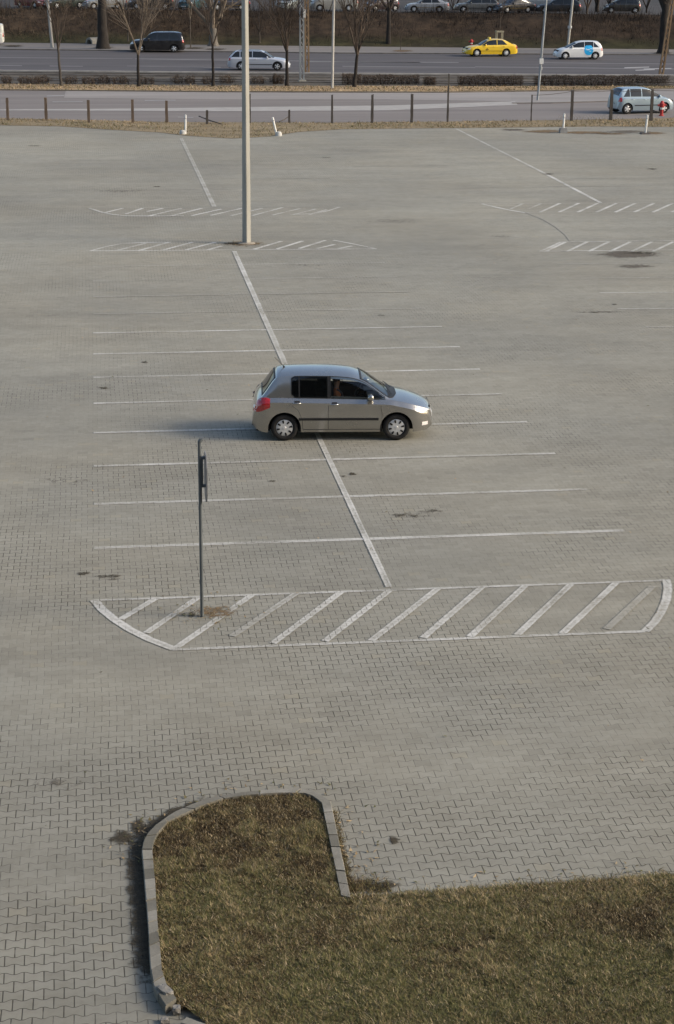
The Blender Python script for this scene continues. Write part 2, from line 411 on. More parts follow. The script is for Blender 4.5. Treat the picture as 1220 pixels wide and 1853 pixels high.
# tram rails
for oy in (2.2, 5.8, 11.0, 14.2):
    ln = [at(x, float(np.interp(x, [-700, 0, 610, 1220, 1900], [125.3, 131, 136, 139.5, 143.4]))+oy*1.15) for x in (-700, 0, 610, 1220, 1900)]
    mb = MB(); mb.tube([(p.x, p.y, .12) for p in ln], .07, 4, rot=PI/4)
    tag(mb.build('tram_rail', noisy('rail_steel', (.12, .10, .085), (.26, .23, .20), .7, .5, .5)), kind='structure')

bw = MB(); bw.box((0, -4.6, 11), (90, 8, 22.4))  # unseen block behind the camera, added to cut sky light on the near paving
bo = bw.build('unseen_building', noisy('grey_render', (.20, .19, .17), (.27, .255, .23), .5, .9))
tag(bo, 'grey rendered building the photograph was taken from, unseen and added for near shade', 'building')
# ------------------------------------------------------------------ bank and upper parking
BT_Z, BT_OFF = 2.95, 9.0
Bd = (E_BANK[-1]-E_BANK[0]).normalized(); Bn = Vector((-Bd.y, Bd.x, 0))
mb = MB(); NB = 130; NC = 12
b0, b1 = E_BANK[0], E_BANK[-1]
def base_pt(t):
    x = -700+t*2600; return at(x, float(np.interp(x, [-700, 0, 610, 1220, 1900], [70.5, 77.5, 84.5, 90, 96])))
for i in range(NB+1):
    p = base_pt(i/NB)
    for k in range(NC+1):
        u = k/NC; s = u*u*(3-2*u)*.6+u*.4
        q = p+Bn*(BT_OFF*u)
        w = mnoise.noise(Vector((q.x*.25, q.y*.25, 3)))*.28*math.sin(PI*u)
        mb.v.append((q.x, q.y, .03+(BT_Z-.03)*s+w))
for i in range(NB):
    for k in range(NC):
        a = i*(NC+1)+k; mb.f.append((a, a+NC+1, a+NC+2, a+1)); mb.m.append(0)
def bank_mat():
    t = NT('leaf_litter_bank'); sp = t.n('ShaderNodeSeparateXYZ'); t.put(sp.inputs[0], t.pos())
    n = t.noise(.9, 7, .68); n2 = t.noise(.12, 3)
    c = t.mix(t.mr(n, .32, .7), (.022, .016, .011), (.085, .058, .036))
    g = t.mix(t.mr(n, .3, .7), (.028, .028, .012), (.068, .062, .026))
    f = t.m('MULTIPLY', t.mr(sp.outputs[2], .25, 1.2, 1, 0, True), t.mr(n2, .35, .6, .35, 1))
    c = t.mix(f, c, g); c = t.mix(t.mr(sp.outputs[0], 5, 45, 0, .6), c, t.mix(1, c, (.5, .5, .55), 'MULTIPLY')); t.bump(n, .6, .1)  # last mix paints the trees' shade into the right part of the bank
    return t.fin(c, .95, 0, .15)
bank = mb.build('embankment', bank_mat(), smooth=60); bank['kind'] = 'structure'
top_near = [base_pt(i/NB)+Bn*BT_OFF for i in range(0, NB+1, 10)]
top_far = [p+Bn*70 for p in top_near]
strip('upper_parking_lot', top_near, top_far, BT_Z, asphalt('upper_asphalt', (.032, .028, .026), (.060, .053, .049)))

def bank_z(u): return .03+(BT_Z-.03)*(u*u*(3-2*u)*.6+u*.4)
# undergrowth on the bank
n = 26000; tt = rng.uniform(.18, .82, n); uu = rng.uniform(.02, 1.02, n)
bp = np.array([list((base_pt(t)+Bn*(BT_OFF*u)).to_tuple()) for t, u in zip(tt, uu)])
bz = np.array([bank_z(min(u, 1)) for u in uu])
dens = lowfreq(bp[:, :2], .18, 4)+.35*np.clip((12-bp[:, 0])/20, -1, 1)
keep = (rng.uniform(-.6, .6, n) < dens+.05) & (rng.uniform(0, 1, n) < np.clip(uu*2.0, .15, 1))
bp, bz, uu = bp[keep], bz[keep], uu[keep]
lf = lowfreq(bp[:, :2], .3, 9); n = len(bp)
tone = np.clip(.32+.5*lf+rng.normal(0, .2, n)+.26*np.clip((12-bp[:, 0])/20, -1, 1), 0, 1)  # tone drops to the right, tree shade put into the twig colour
und = blades('undergrowth', bp[:, :2], bz-.05, (.15, .75), (.03, .08), (.2, 1.4), tone, BRUSH)
tag(und, 'tangled brown winter undergrowth covering the roadside bank', 'undergrowth', kind='stuff')

n = 16000; tt = rng.uniform(.2, .8, n); uu = np.where(rng.uniform(0, 1, n) < .5, rng.uniform(.15, 1.1, n), rng.uniform(.75, 1.08, n))
bp = np.array([list((base_pt(t)+Bn*(BT_OFF*u)).to_tuple()) for t, u in zip(tt, uu)]); bz = np.array([bank_z(min(u, 1)) for u in uu])
cl = lowfreq(bp[:, :2], .22, 14); keep = rng.uniform(-.25, .75, n) < cl+.12; bp, bz, cl = bp[keep], bz[keep], cl[keep]; n = len(bp)
tag(blades('tall_brush', bp[:, :2], bz-.05, (.5, 2.1), (.015, .034), (.9, 1.5), np.clip(rng.normal(.42, .22, n)+.25*np.clip((12-bp[:, 0])/20, -1, 1), 0, 1), BRUSH), 'tall thin bare stems standing on the bank below the parked cars', 'brush', kind='stuff')  # stems also toned darker to the right for the trees' shade

# ------------------------------------------------------------------ parking lot paint
def paint_obj(name, quads, z=.004):
    """quads: list of (A, B, C, D, wear) with uv across the width"""
    vs = []; fs = []; uv = []; wr = []
    for qi, (a, b, c, d, w0, w1) in enumerate(quads):
        i = len(vs); vs += [(p[0], p[1], z+(qi % 40)*.0001) for p in (a, b, c, d)]; fs.append((i, i+1, i+2, i+3))
        uv += [(0, 0), (1, 0), (1, 1), (0, 1)]; wr += [w0, w1, w1, w0]
    me = bpy.data.meshes.new(name); me.from_pydata(vs, [], fs); me.materials.append(LINE)
    l = me.uv_layers.new(name='uv'); l.data.foreach_set('uv', [c for p in uv for c in p])
    at_ = me.attributes.new('wear', 'FLOAT', 'POINT'); at_.data.foreach_set('value', wr)
    me.update(); o = bpy.data.objects.new(name, me); col.objects.link(o); o['kind'] = 'structure'
    for p in me.polygons:
        if p.normal.z < 0: p.flip()
    return o
def seg(a, b, w, w0=1.0, w1=1.0):
    a = Vector((a[0], a[1], 0)); b = Vector((b[0], b[1], 0)); d = (b-a).normalized(); n = Vector((-d.y, d.x, 0))*w/2
    return (a-n, b-n, b+n, a+n, w0, w1)
def polyseg(pts, w, w0=1.0, w1=1.0):
    out = []; P = [Vector((p[0], p[1], 0)) for p in pts]; N = []
    for i in range(len(P)):
        d = (P[min(i+1, len(P)-1)]-P[max(i-1, 0)]).normalized(); N.append(Vector((-d.y, d.x, 0))*w/2)
    for i in range(len(P)-1):
        out.append((P[i]-N[i], P[i+1]-N[i+1], P[i+1]+N[i+1], P[i]+N[i], w0, w1))
    return out
XL, YL, SW, WD = -.2768*K, 29.6878*K, 2.5226*K, 9.2395*K
def bumpy(a, b, w, wears):
    n = len(wears)-1; A = Vector((a[0], a[1], 0)); B = Vector((b[0], b[1], 0))
    return [seg(A.lerp(B, i/n), A.lerp(B, (i+1)/n), w, wears[i], wears[i+1]) for i in range(n)]
rs = random.Random(3)
q = []
for k in range(12):
    y = YL+SW*k
    base = .75 if k < 8 else .5
    ws = [max(0, min(1.0, base+rs.uniform(-.35, .3))) for _ in range(9)]
    if k == 1: ws = [.9, .85, .7, .35, .8, .8, .75, .7, .6]
    if k == 0: ws = [.6, .8, .8, .85, .95, .95, .9, .85, .7]
    if k in (8, 9, 10, 11): ws = [w*.5 for w in ws]
    q += bumpy((XL, y), (XL+WD, y), .14, ws)
paint_obj('bay_lines', q)
q = bumpy((XL+WD/2+.06, YL-SW+.05), (XL+WD/2, YL+SW*4), .125, [1, 1.0, .95, 1, .9, .95, 1, .9, .8])
q += bumpy((XL+WD/2, YL+SW*4), (XL+WD/2, YL+SW*12), .17, [.7, .6, .7, .8, .9, .95, 1.0, 1.0, 1.0])
paint_obj('centre_line', q, .0085)
# hatched island in front
q = bumpy(at(170, 1087), at(1206, 1050.5), .09, [.8, .9, .85, .9, .95, 1, .95, .9, 1])
q += bumpy(at(312, 1176), at(1167, 1143), .10, [.95, .9, .8, .9, .85, .9, .85, .9, .95])
q += polyseg([at(x, y) for x, y in ((171, 1086), (186, 1104), (208, 1122), (236, 1140), (272, 1158), (316, 1175))], .17, 1, 1)
q += polyseg([at(x, y) for x, y in ((1206, 1049), (1209, 1066), (1206, 1086), (1198, 1106), (1186, 1125), (1168, 1143))], .16, 1, 1)
for (x0, y0, x1, y1, w0, w1) in ((281, 1084, 219, 1121, .85, .9), (360, 1081, 265, 1146, .9, .9), (455, 1078, 320, 1172, .9, .95), (535, 1075, 420, 1152, .95, .25), (617, 1072, 494, 1165, 1, .95),
                                 (705, 1069, 588, 1161, 1, 1), (792, 1066, 672, 1160, 1, 1), (872, 1063, 766, 1155, 1, 1), (950, 1061, 851, 1153, 1, 1), (1033, 1058, 936, 1150, 1, 1), (1115, 1055, 1018, 1147, 1, 1), (1182, 1061, 1098, 1139, .35, .25)):
    q.append(seg(at(x0, y0), at(x1, y1), .135, w0, w1))
paint_obj('hatched_island_marking', q, .006)
# far hatched islands
z2 = lambda x, y: at(140+x/2.18, 360+y/2.18)
q = bumpy(z2(50, 205), z2(1180, 197), .12, [1, .9, .9, .8, .5, .2, .7, .6, .7, .7, .9])
q += polyseg([z2(*p) for p in ((50, 206), (110, 189), (180, 176), (260, 172), (370, 171))], .13, .9, .7)
q += polyseg([z2(*p) for p in ((1010, 163), (1090, 178), (1180, 197))], .12, .8, .7)
for (a, b, w) in (((150, 205), (270, 175), .6), ((240, 205), (362, 171), .9), ((335, 203), (455, 171), .9), ((430, 201), (545, 171), .9), ((515, 201), (570, 186), .7), ((697, 199), (806, 167), 1), ((788, 198), (890, 166), 1), ((875, 196), (978, 164), 1), ((945, 196), (1015, 180), .8), ((1030, 196), (1085, 186), .6)):
    q.append(seg(z2(*a), z2(*b), .15, w, w))
q += bumpy(z2(50, 37), z2(1035, 32), .09, [.7, .3, .3, .25, .3, .3, .2, .3, .5])
q += polyseg([z2(*p) for p in ((46, 36), (90, 51), (130, 60), (185, 67), (280, 68), (420, 67))], .15, .95, .75)
q += polyseg([z2(*p) for p in ((840, 63), (930, 58), (990, 47), (1035, 32))], .11, .6, .8)
for (a, b, w) in (((105, 55), (180, 37), .8), ((190, 60), (258, 37), .8), ((275, 50), (338, 37), .9), ((280, 68), (412, 37), .95), ((370, 67), (492, 37), .95), ((452, 66), (570, 40), .9), ((527, 65), (650, 37), .85), ((607, 66), (730, 37), .6), ((690, 66), (810, 34), .6), ((770, 64), (880, 38), .55), ((850, 63), (940, 40), .5), ((915, 62), (985, 42), .5)):
    q.append(seg(z2(*a), z2(*b), .14, w, w))
q += bumpy(at(388, 374), at(328, 250), .2, [.5, .42, .36, .34, .3])
for (x0, x1, y, w) in ((480, 540, 290, .35), (300, 560, 300, .2), (100, 300, 290, .15), (200, 420, 343, .2), (460, 600, 323, .15), (500, 760, 273, .2), (650, 820, 300, .2), (560, 660, 350, .15)):
    q += bumpy(at(x0, y+.5), at(x1, y-.5), .1, [w*.4, w, w, w*.5])
z3 = lambda x, y: at(800+x/2.905, 220+y/2.905)
q += bumpy(z3(833, 426), z3(520, 262), .17, [1, 1, .9, .8, .7]); q += bumpy(z3(520, 262), z3(75, 38), .16, [.6, .5, .5, .5, .5])
q += bumpy(z3(210, 432), z3(1800, 422), .1, [.5, .3, .3, .35, .3]); q += bumpy(z3(440, 478), z3(1800, 466), .09, [.6, .3, .35, .3, .3])
q += polyseg([z3(*p) for p in ((210, 433), (290, 452), (360, 467), (440, 480))], .15, .9, .9)
for x in (360, 455): q.append(seg(z3(x, 460), z3(x+65, 432), .12, .4, .4))
for i in range(11): q.append(seg(z3(515+i*99, 477), z3(620+i*99, 430), .14, .85, .85))
q += bumpy(z3(515, 683), z3(1800, 668), .10, [.9, .85, .85, .8, .8]); q += bumpy(z3(620, 634), z3(1800, 618), .10, [.75, .7, .7, .7, .7])
q += polyseg([z3(*p) for p in ((515, 683), (580, 655), (625, 633))], .12, .7, .7)
for i in range(9): q.append(seg(z3(545+i*113, 683), z3(652+i*113, 632), .13, .85, .85))
for (x0, y0, w) in ((610, 748, .4), (730, 824, .4), (828, 901, .7), (920, 985, .7), (1075, 1081, .45), (90, 346, .3), (680, 300, .25), (890, 336, .25)):
    q += bumpy(z3(x0, y0), z3(x0+1000, y0-8), .1, [w, w*.8, w*.7, w*.6, w*.7])
q = [(a, b, c, d, min(1.5, w0*1.25), min(1.5, w1*1.25)) for a, b, c, d, w0, w1 in q]
paint_obj('far_bay_lines', q, .004)

# ------------------------------------------------------------------ dirt patches on the paving
def dirt_mat(name, c1, c2):
    t = NT(name); n = t.noise(7, 8, .78); f = t.m('ADD', t.attr('wear'), t.m('MULTIPLY', t.m('SUBTRACT', n, .5), 3.2))
    a = t.mr(f, .35, 1.05, 0, .85, True); c = t.mix(t.mr(t.noise(14, 5, .7), .3, .7), c1, c2)
    t.fin(c, .95, 0, .1); t.put(t.b.inputs['Alpha'], a); return t.mat
DIRT = dirt_mat('dark_dirt', (.035, .030, .022), (.085, .070, .048))
LEAFD = dirt_mat('leaf_dirt', (.10, .065, .035), (.26, .18, .10))
BROWND = dirt_mat('brown_stain', (.10, .085, .068), (.16, .14, .115))
def dirt(name, pts, mat, z=.009, soft=.5, core=1.0):
    """pixel outline -> patch with a soft rim"""
    P = [at(x, y) for x, y in pts]; c = sum(P, Vector())/len(P); n = len(P)
    vs = [(c.x, c.y, z)]; w = [core]; fs = []
    for r, a in ((soft, core*.9), (1.0, .30), (1.25, 0)):
        for p in P:
            qv = c+(p-c)*r; vs.append((qv.x, qv.y, z)); w.append(a)
    for i in range(n):
        j = (i+1) % n; fs.append((0, 1+i, 1+j))
        for k in range(2): fs.append((1+k*n+i, 1+(k+1)*n+i, 1+(k+1)*n+j, 1+k*n+j))
    me = bpy.data.meshes.new(name); me.from_pydata(vs, [], fs); me.materials.append(mat)
    a_ = me.attributes.new('wear', 'FLOAT', 'POINT'); a_.data.foreach_set('value', w); me.update()
    o = bpy.data.objects.new(name, me); col.objects.link(o); o['kind'] = 'structure'
    for p in me.polygons:
        if p.normal.z < 0: p.flip()
    return o
def ell(cx, cy, rx, ry, n=14, seed=0):
    r = random.Random(seed+int(cx*7+cy)); return [(cx+math.cos(2*PI*i/n)*rx*r.uniform(.75, 1.2), cy+math.sin(2*PI*i/n)*ry*r.uniform(.75, 1.2)) for i in range(n)]
dirt('dirt_patch', ell(222, 1516, 30, 15), DIRT, core=1.1)
dirt('dirt_patch', ell(252, 1500, 20, 20), DIRT, core=1.2)
dirt('dirt_patch', ell(680, 1606, 52, 15), DIRT, core=1.0)
dirt('dirt_patch', ell(640, 1600, 26, 30), LEAFD, z=.012, core=.7)
dirt('dirt_patch', ell(715, 1522, 14, 8), DIRT, core=.9); dirt('dirt_patch', ell(738, 1617, 22, 6), DIRT, core=.8)
dirt('leaf_patch', ell(385, 1108, 48, 15), LEAFD, core=.85); dirt('leaf_patch', ell(345, 1112, 26, 7), DIRT, z=.011, core=.7)
dirt('dirt_patch', ell(440, 441, 42, 5), LEAFD, core=.95); dirt('dirt_patch', ell(425, 441, 30, 3), DIRT, z=.011, core=.9)
dirt('stain', ell(1135, 461, 66, 7), BROWND, core=1.1); dirt('stain', ell(1145, 482, 40, 4), BROWND, core=.9); dirt('stain', ell(1160, 458, 40, 3), DIRT, z=.011, core=.75)
for (x, y, rx, ry, c) in ((637, 858, 9, 3.2, 1.1), (620, 862, 8, 2, .8), (262, 656, 8, 2.2, .9), (190, 702, 13, 2.6, .85), (150, 1038, 16, 4, .95), (197, 1045, 24, 7, .75), (492, 871, 8, 2.5, .8), (690, 571, 8, 1.6, .8), (740, 933, 40, 6, .65), (780, 925, 26, 4, .65),
                          (993, 315, 12, 1.6, .9), (1180, 306, 11, 1.6, .95), (1112, 551, 6, 1.6, .9), (1080, 565, 60, 1.6, .7), (62, 264, 16, 1.2, .8), (284, 338, 9, 1.4, .8), (215, 346, 50, 3, .55), (590, 285, 12, 1.2, .7), (560, 480, 40, 2.4, .5), (720, 400, 60, 5, .5), (120, 870, 40, 8, .45), (905, 428, 25, 2, .6), (100, 1420, 60, 12, .5)):
    dirt('stain', ell(x, y, rx, ry), DIRT if c > .6 else BROWND, core=c)
for (cx, cy, rx, ry, m_) in ((985, 238, 45, 3.5, LEAFD), (1060, 240, 60, 3.2, LEAFD), (1130, 238.5, 50, 3, BROWND), (1105, 242, 40, 2.5, LEAFD), (1180, 241, 30, 3, LEAFD), (930, 235, 30, 2.5, BROWND)):
    dirt('dirt_patch', ell(cx, cy, rx, ry), m_, core=1.0)
arc = [(950, 384), (985, 398), (1008, 412), (1024, 425), (1032, 436)]
mbq = []
for i in range(4):
    mbq.append(seg(at(*arc[i]), at(*arc[i+1]), .09, .3, .3))
me = MB()
for a, b, c, d, _, _ in mbq: me.add([(p.x, p.y, .0095) for p in (a, b, c, d)], [(0, 1, 2, 3)])
tm = me.build('tyre_mark', noisy('tyre_mark', (.262, .248, .208), (.30, .285, .24), 2, .9)); tm['kind'] = 'structure'

# ------------------------------------------------------------------ front grass island and kerb
kz = .10
zk = lambda x, y: at(140+x/2.103, 1380+y/2.103, kz)
outer = [(372, 958), (336, 928), (292, 856), (278, 780), (272, 700), (268, 600), (255, 450), (245, 330), (252, 296), (268, 268), (300, 235), (360, 190), (450, 150), (540, 122), (640, 108), (760, 98), (870, 95), (925, 116), (965, 146), (1041, 512)]
inner = [(392, 915), (378, 898), (345, 858), (322, 790), (315, 700), (305, 600), (296, 450), (285, 330), (290, 302), (305, 268), (345, 224), (385, 203), (475, 162), (560, 133), (660, 119), (780, 112), (868, 114), (900, 125), (931, 150), (1005, 505)]
def resample(P, n):
    d = [0]
    for a, b in zip(P[:-1], P[1:]): d.append(d[-1]+(b-a).length)
    out = []
    for i in range(n+1):
        s = d[-1]*i/n; k = max(j for j in range(len(d)) if d[j] <= s+1e-9); k = min(k, len(P)-2)
        out.append(P[k].lerp(P[k+1], (s-d[k])/(d[k+1]-d[k])))
    return out
kmb = MB(); ktone = []
def kerb_stones(io, ii, step, wid_fix=None, h=kz, jit=.004):
    O = [zk(*outer[i]) for i in io]; I = [zk(*inner[i]) for i in ii]
    L = sum((b-a).length for a, b in zip(O[:-1], O[1:])); n = max(1, int(round(L/step)))
    sub = 4
    Or, Ir = resample(O, n*sub), resample(I, n*sub)
    for s in range(n):
        tone = random.uniform(0, 1); jz = random.uniform(-jit*2, jit*2)
        gap = .05
        for k in range(sub):
            a0, a1 = s*sub+k, s*sub+k+1
            o0, o1, i0, i1 = Or[a0], Or[a1], Ir[a0], Ir[a1]
            if k == 0: o0 = o0.lerp(o1, gap*sub*.5); i0 = i0.lerp(i1, gap*sub*.5)
            if k == sub-1: o1 = o1.lerp(o0, gap*sub*.5); i1 = i1.lerp(i0, gap*sub*.5)
            zt_ = h+jz; b = .012
            vs = [(o0.x, o0.y, -.05), (o1.x, o1.y, -.05), (o1.x, o1.y, zt_-b), (o0.x, o0.y, zt_-b)]
            oo0 = o0.lerp(i0, .07); oo1 = o1.lerp(i1, .07)
            vs += [(oo0.x, oo0.y, zt_), (oo1.x, oo1.y, zt_), (i1.x, i1.y, zt_), (i0.x, i0.y, zt_), (i0.x, i0.y, -.05), (i1.x, i1.y, -.05)]
            fs = [(0, 1, 2, 3), (3, 2, 5, 4), (4, 5, 6, 7), (7, 6, 9, 8)]
            if k == 0: fs.append((0, 3, 4, 7, 8))
            if k == sub-1: fs.append((1, 9, 6, 5, 2))
            kmb.add(vs, fs); ktone.extend([tone]*len(vs))
random.seed(21)
kerb_stones([1, 2, 3, 4, 5, 6, 7], [1, 2, 3, 4, 5, 6, 7], .235)
kerb_stones([7, 8, 9, 10], [7, 8, 9, 10], .42)
kerb_stones([10, 11, 12, 13, 14, 15, 16, 17, 18], [10, 11, 12, 13, 14, 15, 16, 17, 18], .55)
kerb_stones([18, 19], [18, 19], .3)
kt = NT('kerb_stone_concrete'); kn = kt.noise(3, 6, .65)
kc = kt.mix(kt.attr('tone'), (.15, .14, .115), (.32, .30, .255)); kc = kt.mix(kt.mr(kn, .4, .7, 0, .55), kc, (.12, .115, .085))
kc = kt.mix(kt.mr(kt.noise(40, 3, .7), .35, .7, 0, .4), kc, kt.mix(1, kc, (.65, .65, .65), 'MULTIPLY'))
kt.bump(kt.noise(50, 4), .4, .006); KST = kt.fin(kc, .9, 0, .2)
ko = kmb.build('kerb', KST); ko['kind'] = 'structure'
a_ = ko.data.attributes.new('tone', 'FLOAT', 'POINT'); a_.data.foreach_set('value', ktone)
# kerb continues past the broken corner
kmb = MB(); ktone = []
outer2 = [(388, 985), (440, 1000), (560, 1045)]; inner2 = [(412, 962), (470, 985), (600, 1025)]
_o, _i = outer, inner; outer, inner = outer2, inner2; kerb_stones([0, 1, 2], [0, 1, 2], .55, h=.09); outer, inner = _o, _i
k2 = kmb.build('kerb', KST); k2['kind'] = 'structure'; a_ = k2.data.attributes.new('tone', 'FLOAT', 'POINT'); a_.data.foreach_set('value', ktone)
# flush kerb under the paving edge on the right
fl = [(640, 1627), (740, 1622), (925, 1608), (1220, 1588), (1900, 1540)]
strip('flush_kerb', [at(x, y+5) for x, y in fl], [at(x, y-7) for x, y in fl], .012, noisy('flush_concrete', (.17, .16, .135), (.25, .235, .205), 4, .9))
# grass bed
gp = [zk(*p) for p in inner]+[at(640, 1630), at(740, 1626), at(925, 1612), at(1220, 1591), at(1900, 1543), at(2400, 2600), at(600, 2600), at(372, 1858), at(338, 1831)]
gpoly = [(p.x, p.y) for p in gp]
gm = NT('turf_soil'); gn = gm.noise(3, 7, .7)
gmat = gm.fin(gm.mix(gm.mr(gn, .3, .7), (.075, .055, .028), (.14, .11, .055)), .95, 0, .1); gm.bump(gm.noise(30, 5), .8, .03)
poly_sheet('grass_bed', gpoly, .055, gmat)
xs = [p[0] for p in gpoly]; ys = [p[1] for p in gpoly]
def scatter(nn, poly, lo, hi):
    out = []
    xy = np.column_stack([rng.uniform(lo[0], hi[0], nn), rng.uniform(lo[1], hi[1], nn)])
    return xy[inpoly(xy, poly)]
xy = scatter(1150000, gpoly, (-.2, 13.6), (8.2, 21.6))
# keep what lies in or near the picture
v = np.column_stack([xy, np.full(len(xy), .06)])-np.array(CAM)
zz = v@np.array(fw); pxx = IW/2+F*(v@np.array(rt))/zz; pyy = IH/2-F*(v@np.array(up))/zz
ok = (pxx < 1330) & (pyy < 1960) & (pxx > 150); xy = xy[ok]; pyy = pyy[ok]; pxx = pxx[ok]
l1 = lowfreq(xy, .55, 1); l2 = lowfreq(xy, 2.6, 2); l3 = lowfreq(xy, 8, 5); n = len(xy)
straw = np.clip(l1*.9+l2*.9+.06, -1, 1)
edgeb = np.clip(1-np.abs(pyy-(1640-(pxx-640)*.07))/50, 0, 1)*(pxx > 640)
tone = .33+.34*l2+.20*l1+.32*l3+rng.normal(0, .15, n)+.22*edgeb+.10*np.clip((pyy-1600)/200, -1, 1)
pale = rng.uniform(0, 1, n) < (.13+.10*np.clip(l3*2, 0, 1)+.12*edgeb)
gl = lowfreq(xy, .9, 21); green = rng.uniform(0, 1, n) < np.clip(.04+.9*gl+.42*np.clip((pyy-1560)/200, -1, 1)*(pxx > 480), 0, .75)
tone = np.where(green, np.clip(rng.normal(.57, .06, n), .46, .7), np.clip(tone, 0, .82))
tone = np.where(pale, rng.uniform(.75, 1.0, n), tone)
hgt = np.where(l2+l3*.6 > .1, 1.25, .9)
gz = .057+.022*np.clip(l2+.5*l3, 0, 1)
n_ = len(xy); a = rng.uniform(0, 2*PI, n_); l = rng.uniform(.02, .07, n_)*hgt; w = rng.uniform(.006, .012, n_); e = np.abs(rng.normal(.40, .40, n_)); b = a+PI/2+rng.normal(0, .4, n_)
base = np.column_stack([xy, gz]); tip = base+np.column_stack([np.cos(a)*np.cos(e)*l, np.sin(a)*np.cos(e)*l, np.sin(e)*l]); sd_ = np.column_stack([np.cos(b)*w, np.sin(b)*w, np.zeros(n_)])
gr = tri_mesh('dry_grass', base-sd_/2, base+sd_/2, tip, tone, DRYGRASS)
tag(gr, 'matted dry brown and olive winter grass inside the kerbed bed', 'grass', kind='stuff')
# moss and dead grass rim outside the kerb
def along(pts, n, off, sp):
    P = resample([at(x, y) for x, y in pts], 60); o = []
    for _ in range(n):
        t = random.random()*59.99; i = int(t); p = P[i].lerp(P[i+1], t-i); d = (P[i+1]-P[i]).normalized(); nn = Vector((-d.y, d.x, 0))
        p = p+nn*(off+random.gauss(0, sp)); o.append((p.x, p.y))
    return np.array(o)
rim = along([(606, 1470), (616, 1530), (630, 1580), (640, 1615)], 3500, -.07, .05)
rim2 = along([(640, 1600), (665, 1610), (705, 1606)], 700, 0, .11)
rim3 = along([(640, 1629), (740, 1625), (925, 1611), (1220, 1590)], 6500, .0, .065)
rr = np.vstack([rim, rim2, rim3]); n = len(rr)
tn = np.clip(np.concatenate([rng.normal(.3, .2, len(rim)+len(rim2)), rng.normal(.62, .25, len(rim3))]), 0, 1)
tag(blades('grass_rim', rr, .004, (.03, .10), (.005, .010), (.2, 1.2), tn, DRYGRASS), 'thin dry grass growing along the paving edge', 'grass', kind='stuff')
# damp dirt band along the outside of the kerb
band = [(372, 1836), (296, 1836), (270, 1790), (258, 1745), (256, 1690), (250, 1620), (246, 1560), (250, 1530), (264, 1505), (286, 1486), (318, 1468), (366, 1449), (420, 1436)]
def dirt_band(name, path, w_in, w_out, mat, z=.010, core=1.0):
    P = [at(x, y) for x, y in path]; vs = []; w = []; fs = []
    for i, p in enumerate(P):
        d = (P[min(i+1, len(P)-1)]-P[max(i-1, 0)]).normalized(); nn = Vector((-d.y, d.x, 0))
        fade = min(1, i/1.5+.2, (len(P)-1-i)/2+.05)
        for o, a in ((-w_in, core), (.0, core), (w_out*.45, core*.62), (w_out, 0)):
            qv = p+nn*o; vs.append((qv.x, qv.y, z)); w.append(a*fade)
    for i in range(len(P)-1):
        for k in range(3): fs.append((i*4+k, i*4+k+1, (i+1)*4+k+1, (i+1)*4+k))
    m = bpy.data.meshes.new(name); m.from_pydata(vs, [], fs); m.materials.append(mat)
    a_ = m.attributes.new('wear', 'FLOAT', 'POINT'); a_.data.foreach_set('value', w); m.update()
    for p in m.polygons:
        if p.normal.z < 0: p.flip()
    o = bpy.data.objects.new(name, m); col.objects.link(o); o['kind'] = 'structure'
dirt_band('dirt_band', band[2:], .12, .17, DIRT, core=1.25)
dirt_band('dirt_band', [(600, 1450), (612, 1500), (624, 1560), (637, 1618), (640, 1628)][::-1], .05, .12, LEAFD, z=.011, core=.6)
dirt_band('dirt_band', [(600, 1450), (612, 1500), (624, 1560), (637, 1618), (640, 1628)][::-1], .05, .09, DIRT, z=.013, core=.75)

lv_ = np.vstack([along([(240, 1560), (262, 1500), (330, 1458), (470, 1425), (600, 1440)], 90, .12, .12), along([(606, 1460), (640, 1600), (760, 1612), (1220, 1580)], 130, .12, .16),
    np.column_stack([rng.normal(at(372, 1108).x, .32, 110), rng.normal(at(372, 1108).y, .35, 110)]), np.column_stack([rng.normal(at(445, 441).x, .5, 160), rng.normal(at(445, 441).y, .6, 160)]), np.column_stack([rng.uniform(-6, 14, 260), rng.uniform(18, 60, 260)])])
tag(blades('scattered_leaves', lv_, .012, (.03, .07), (.03, .05), (.02, .4), np.clip(rng.normal(.7, .2, len(lv_)), 0, 1), VERGE), 'small dry leaves blown across the paving and against the kerb', 'leaves', kind='stuff')
def rock(name, loc, size, seed, mat, label, cat, rz=0):
    bm = bmesh.new(); bmesh.ops.create_cube(bm, size=2); bmesh.ops.subdivide_edges(bm, edges=bm.edges[:], cuts=2, use_grid_fill=True)
    for v_ in bm.verts:
        p = v_.co.copy(); j_ = mnoise.noise_vector(p*1.7+Vector((seed*3.1, 0, 0)))*.22
        e_ = sum(abs(abs(c)-1) < .01 for c in p); p = p*(1-.07*max(0, e_-1))+j_
        v_.co = Vector((p.x*size[0], p.y*size[1], p.z*size[2]+size[2]*.6))
    m = bpy.data.meshes.new(name); bm.to_mesh(m); bm.free(); m.materials.append(mat)
    o = bpy.data.objects.new(name, m); col.objects.link(o); o.location = loc; o.rotation_euler = (0, 0, rz); tag(o, label, cat); return o
PALEST = noisy('pale_broken_concrete', (.17, .16, .14), (.30, .28, .25), 6, .9, bump=.5)
rock('broken_kerb_stone', at(299, 1800, .05), (.05, .10, .05), 1, PALEST, 'pale broken kerb block tilted at the crumbled kerb corner', 'kerb stone', .5)
rock('concrete_lump', at(320, 1830, .03), (.04, .045, .035), 4, PALEST, 'small pale concrete lump in the gap of the broken kerb', 'concrete lump')
rock('concrete_lump', at(298, 1850, .0), (.04, .035, .03), 6, PALEST, 'tiny grey concrete chip lying on the pavers below the broken kerb', 'concrete chip')

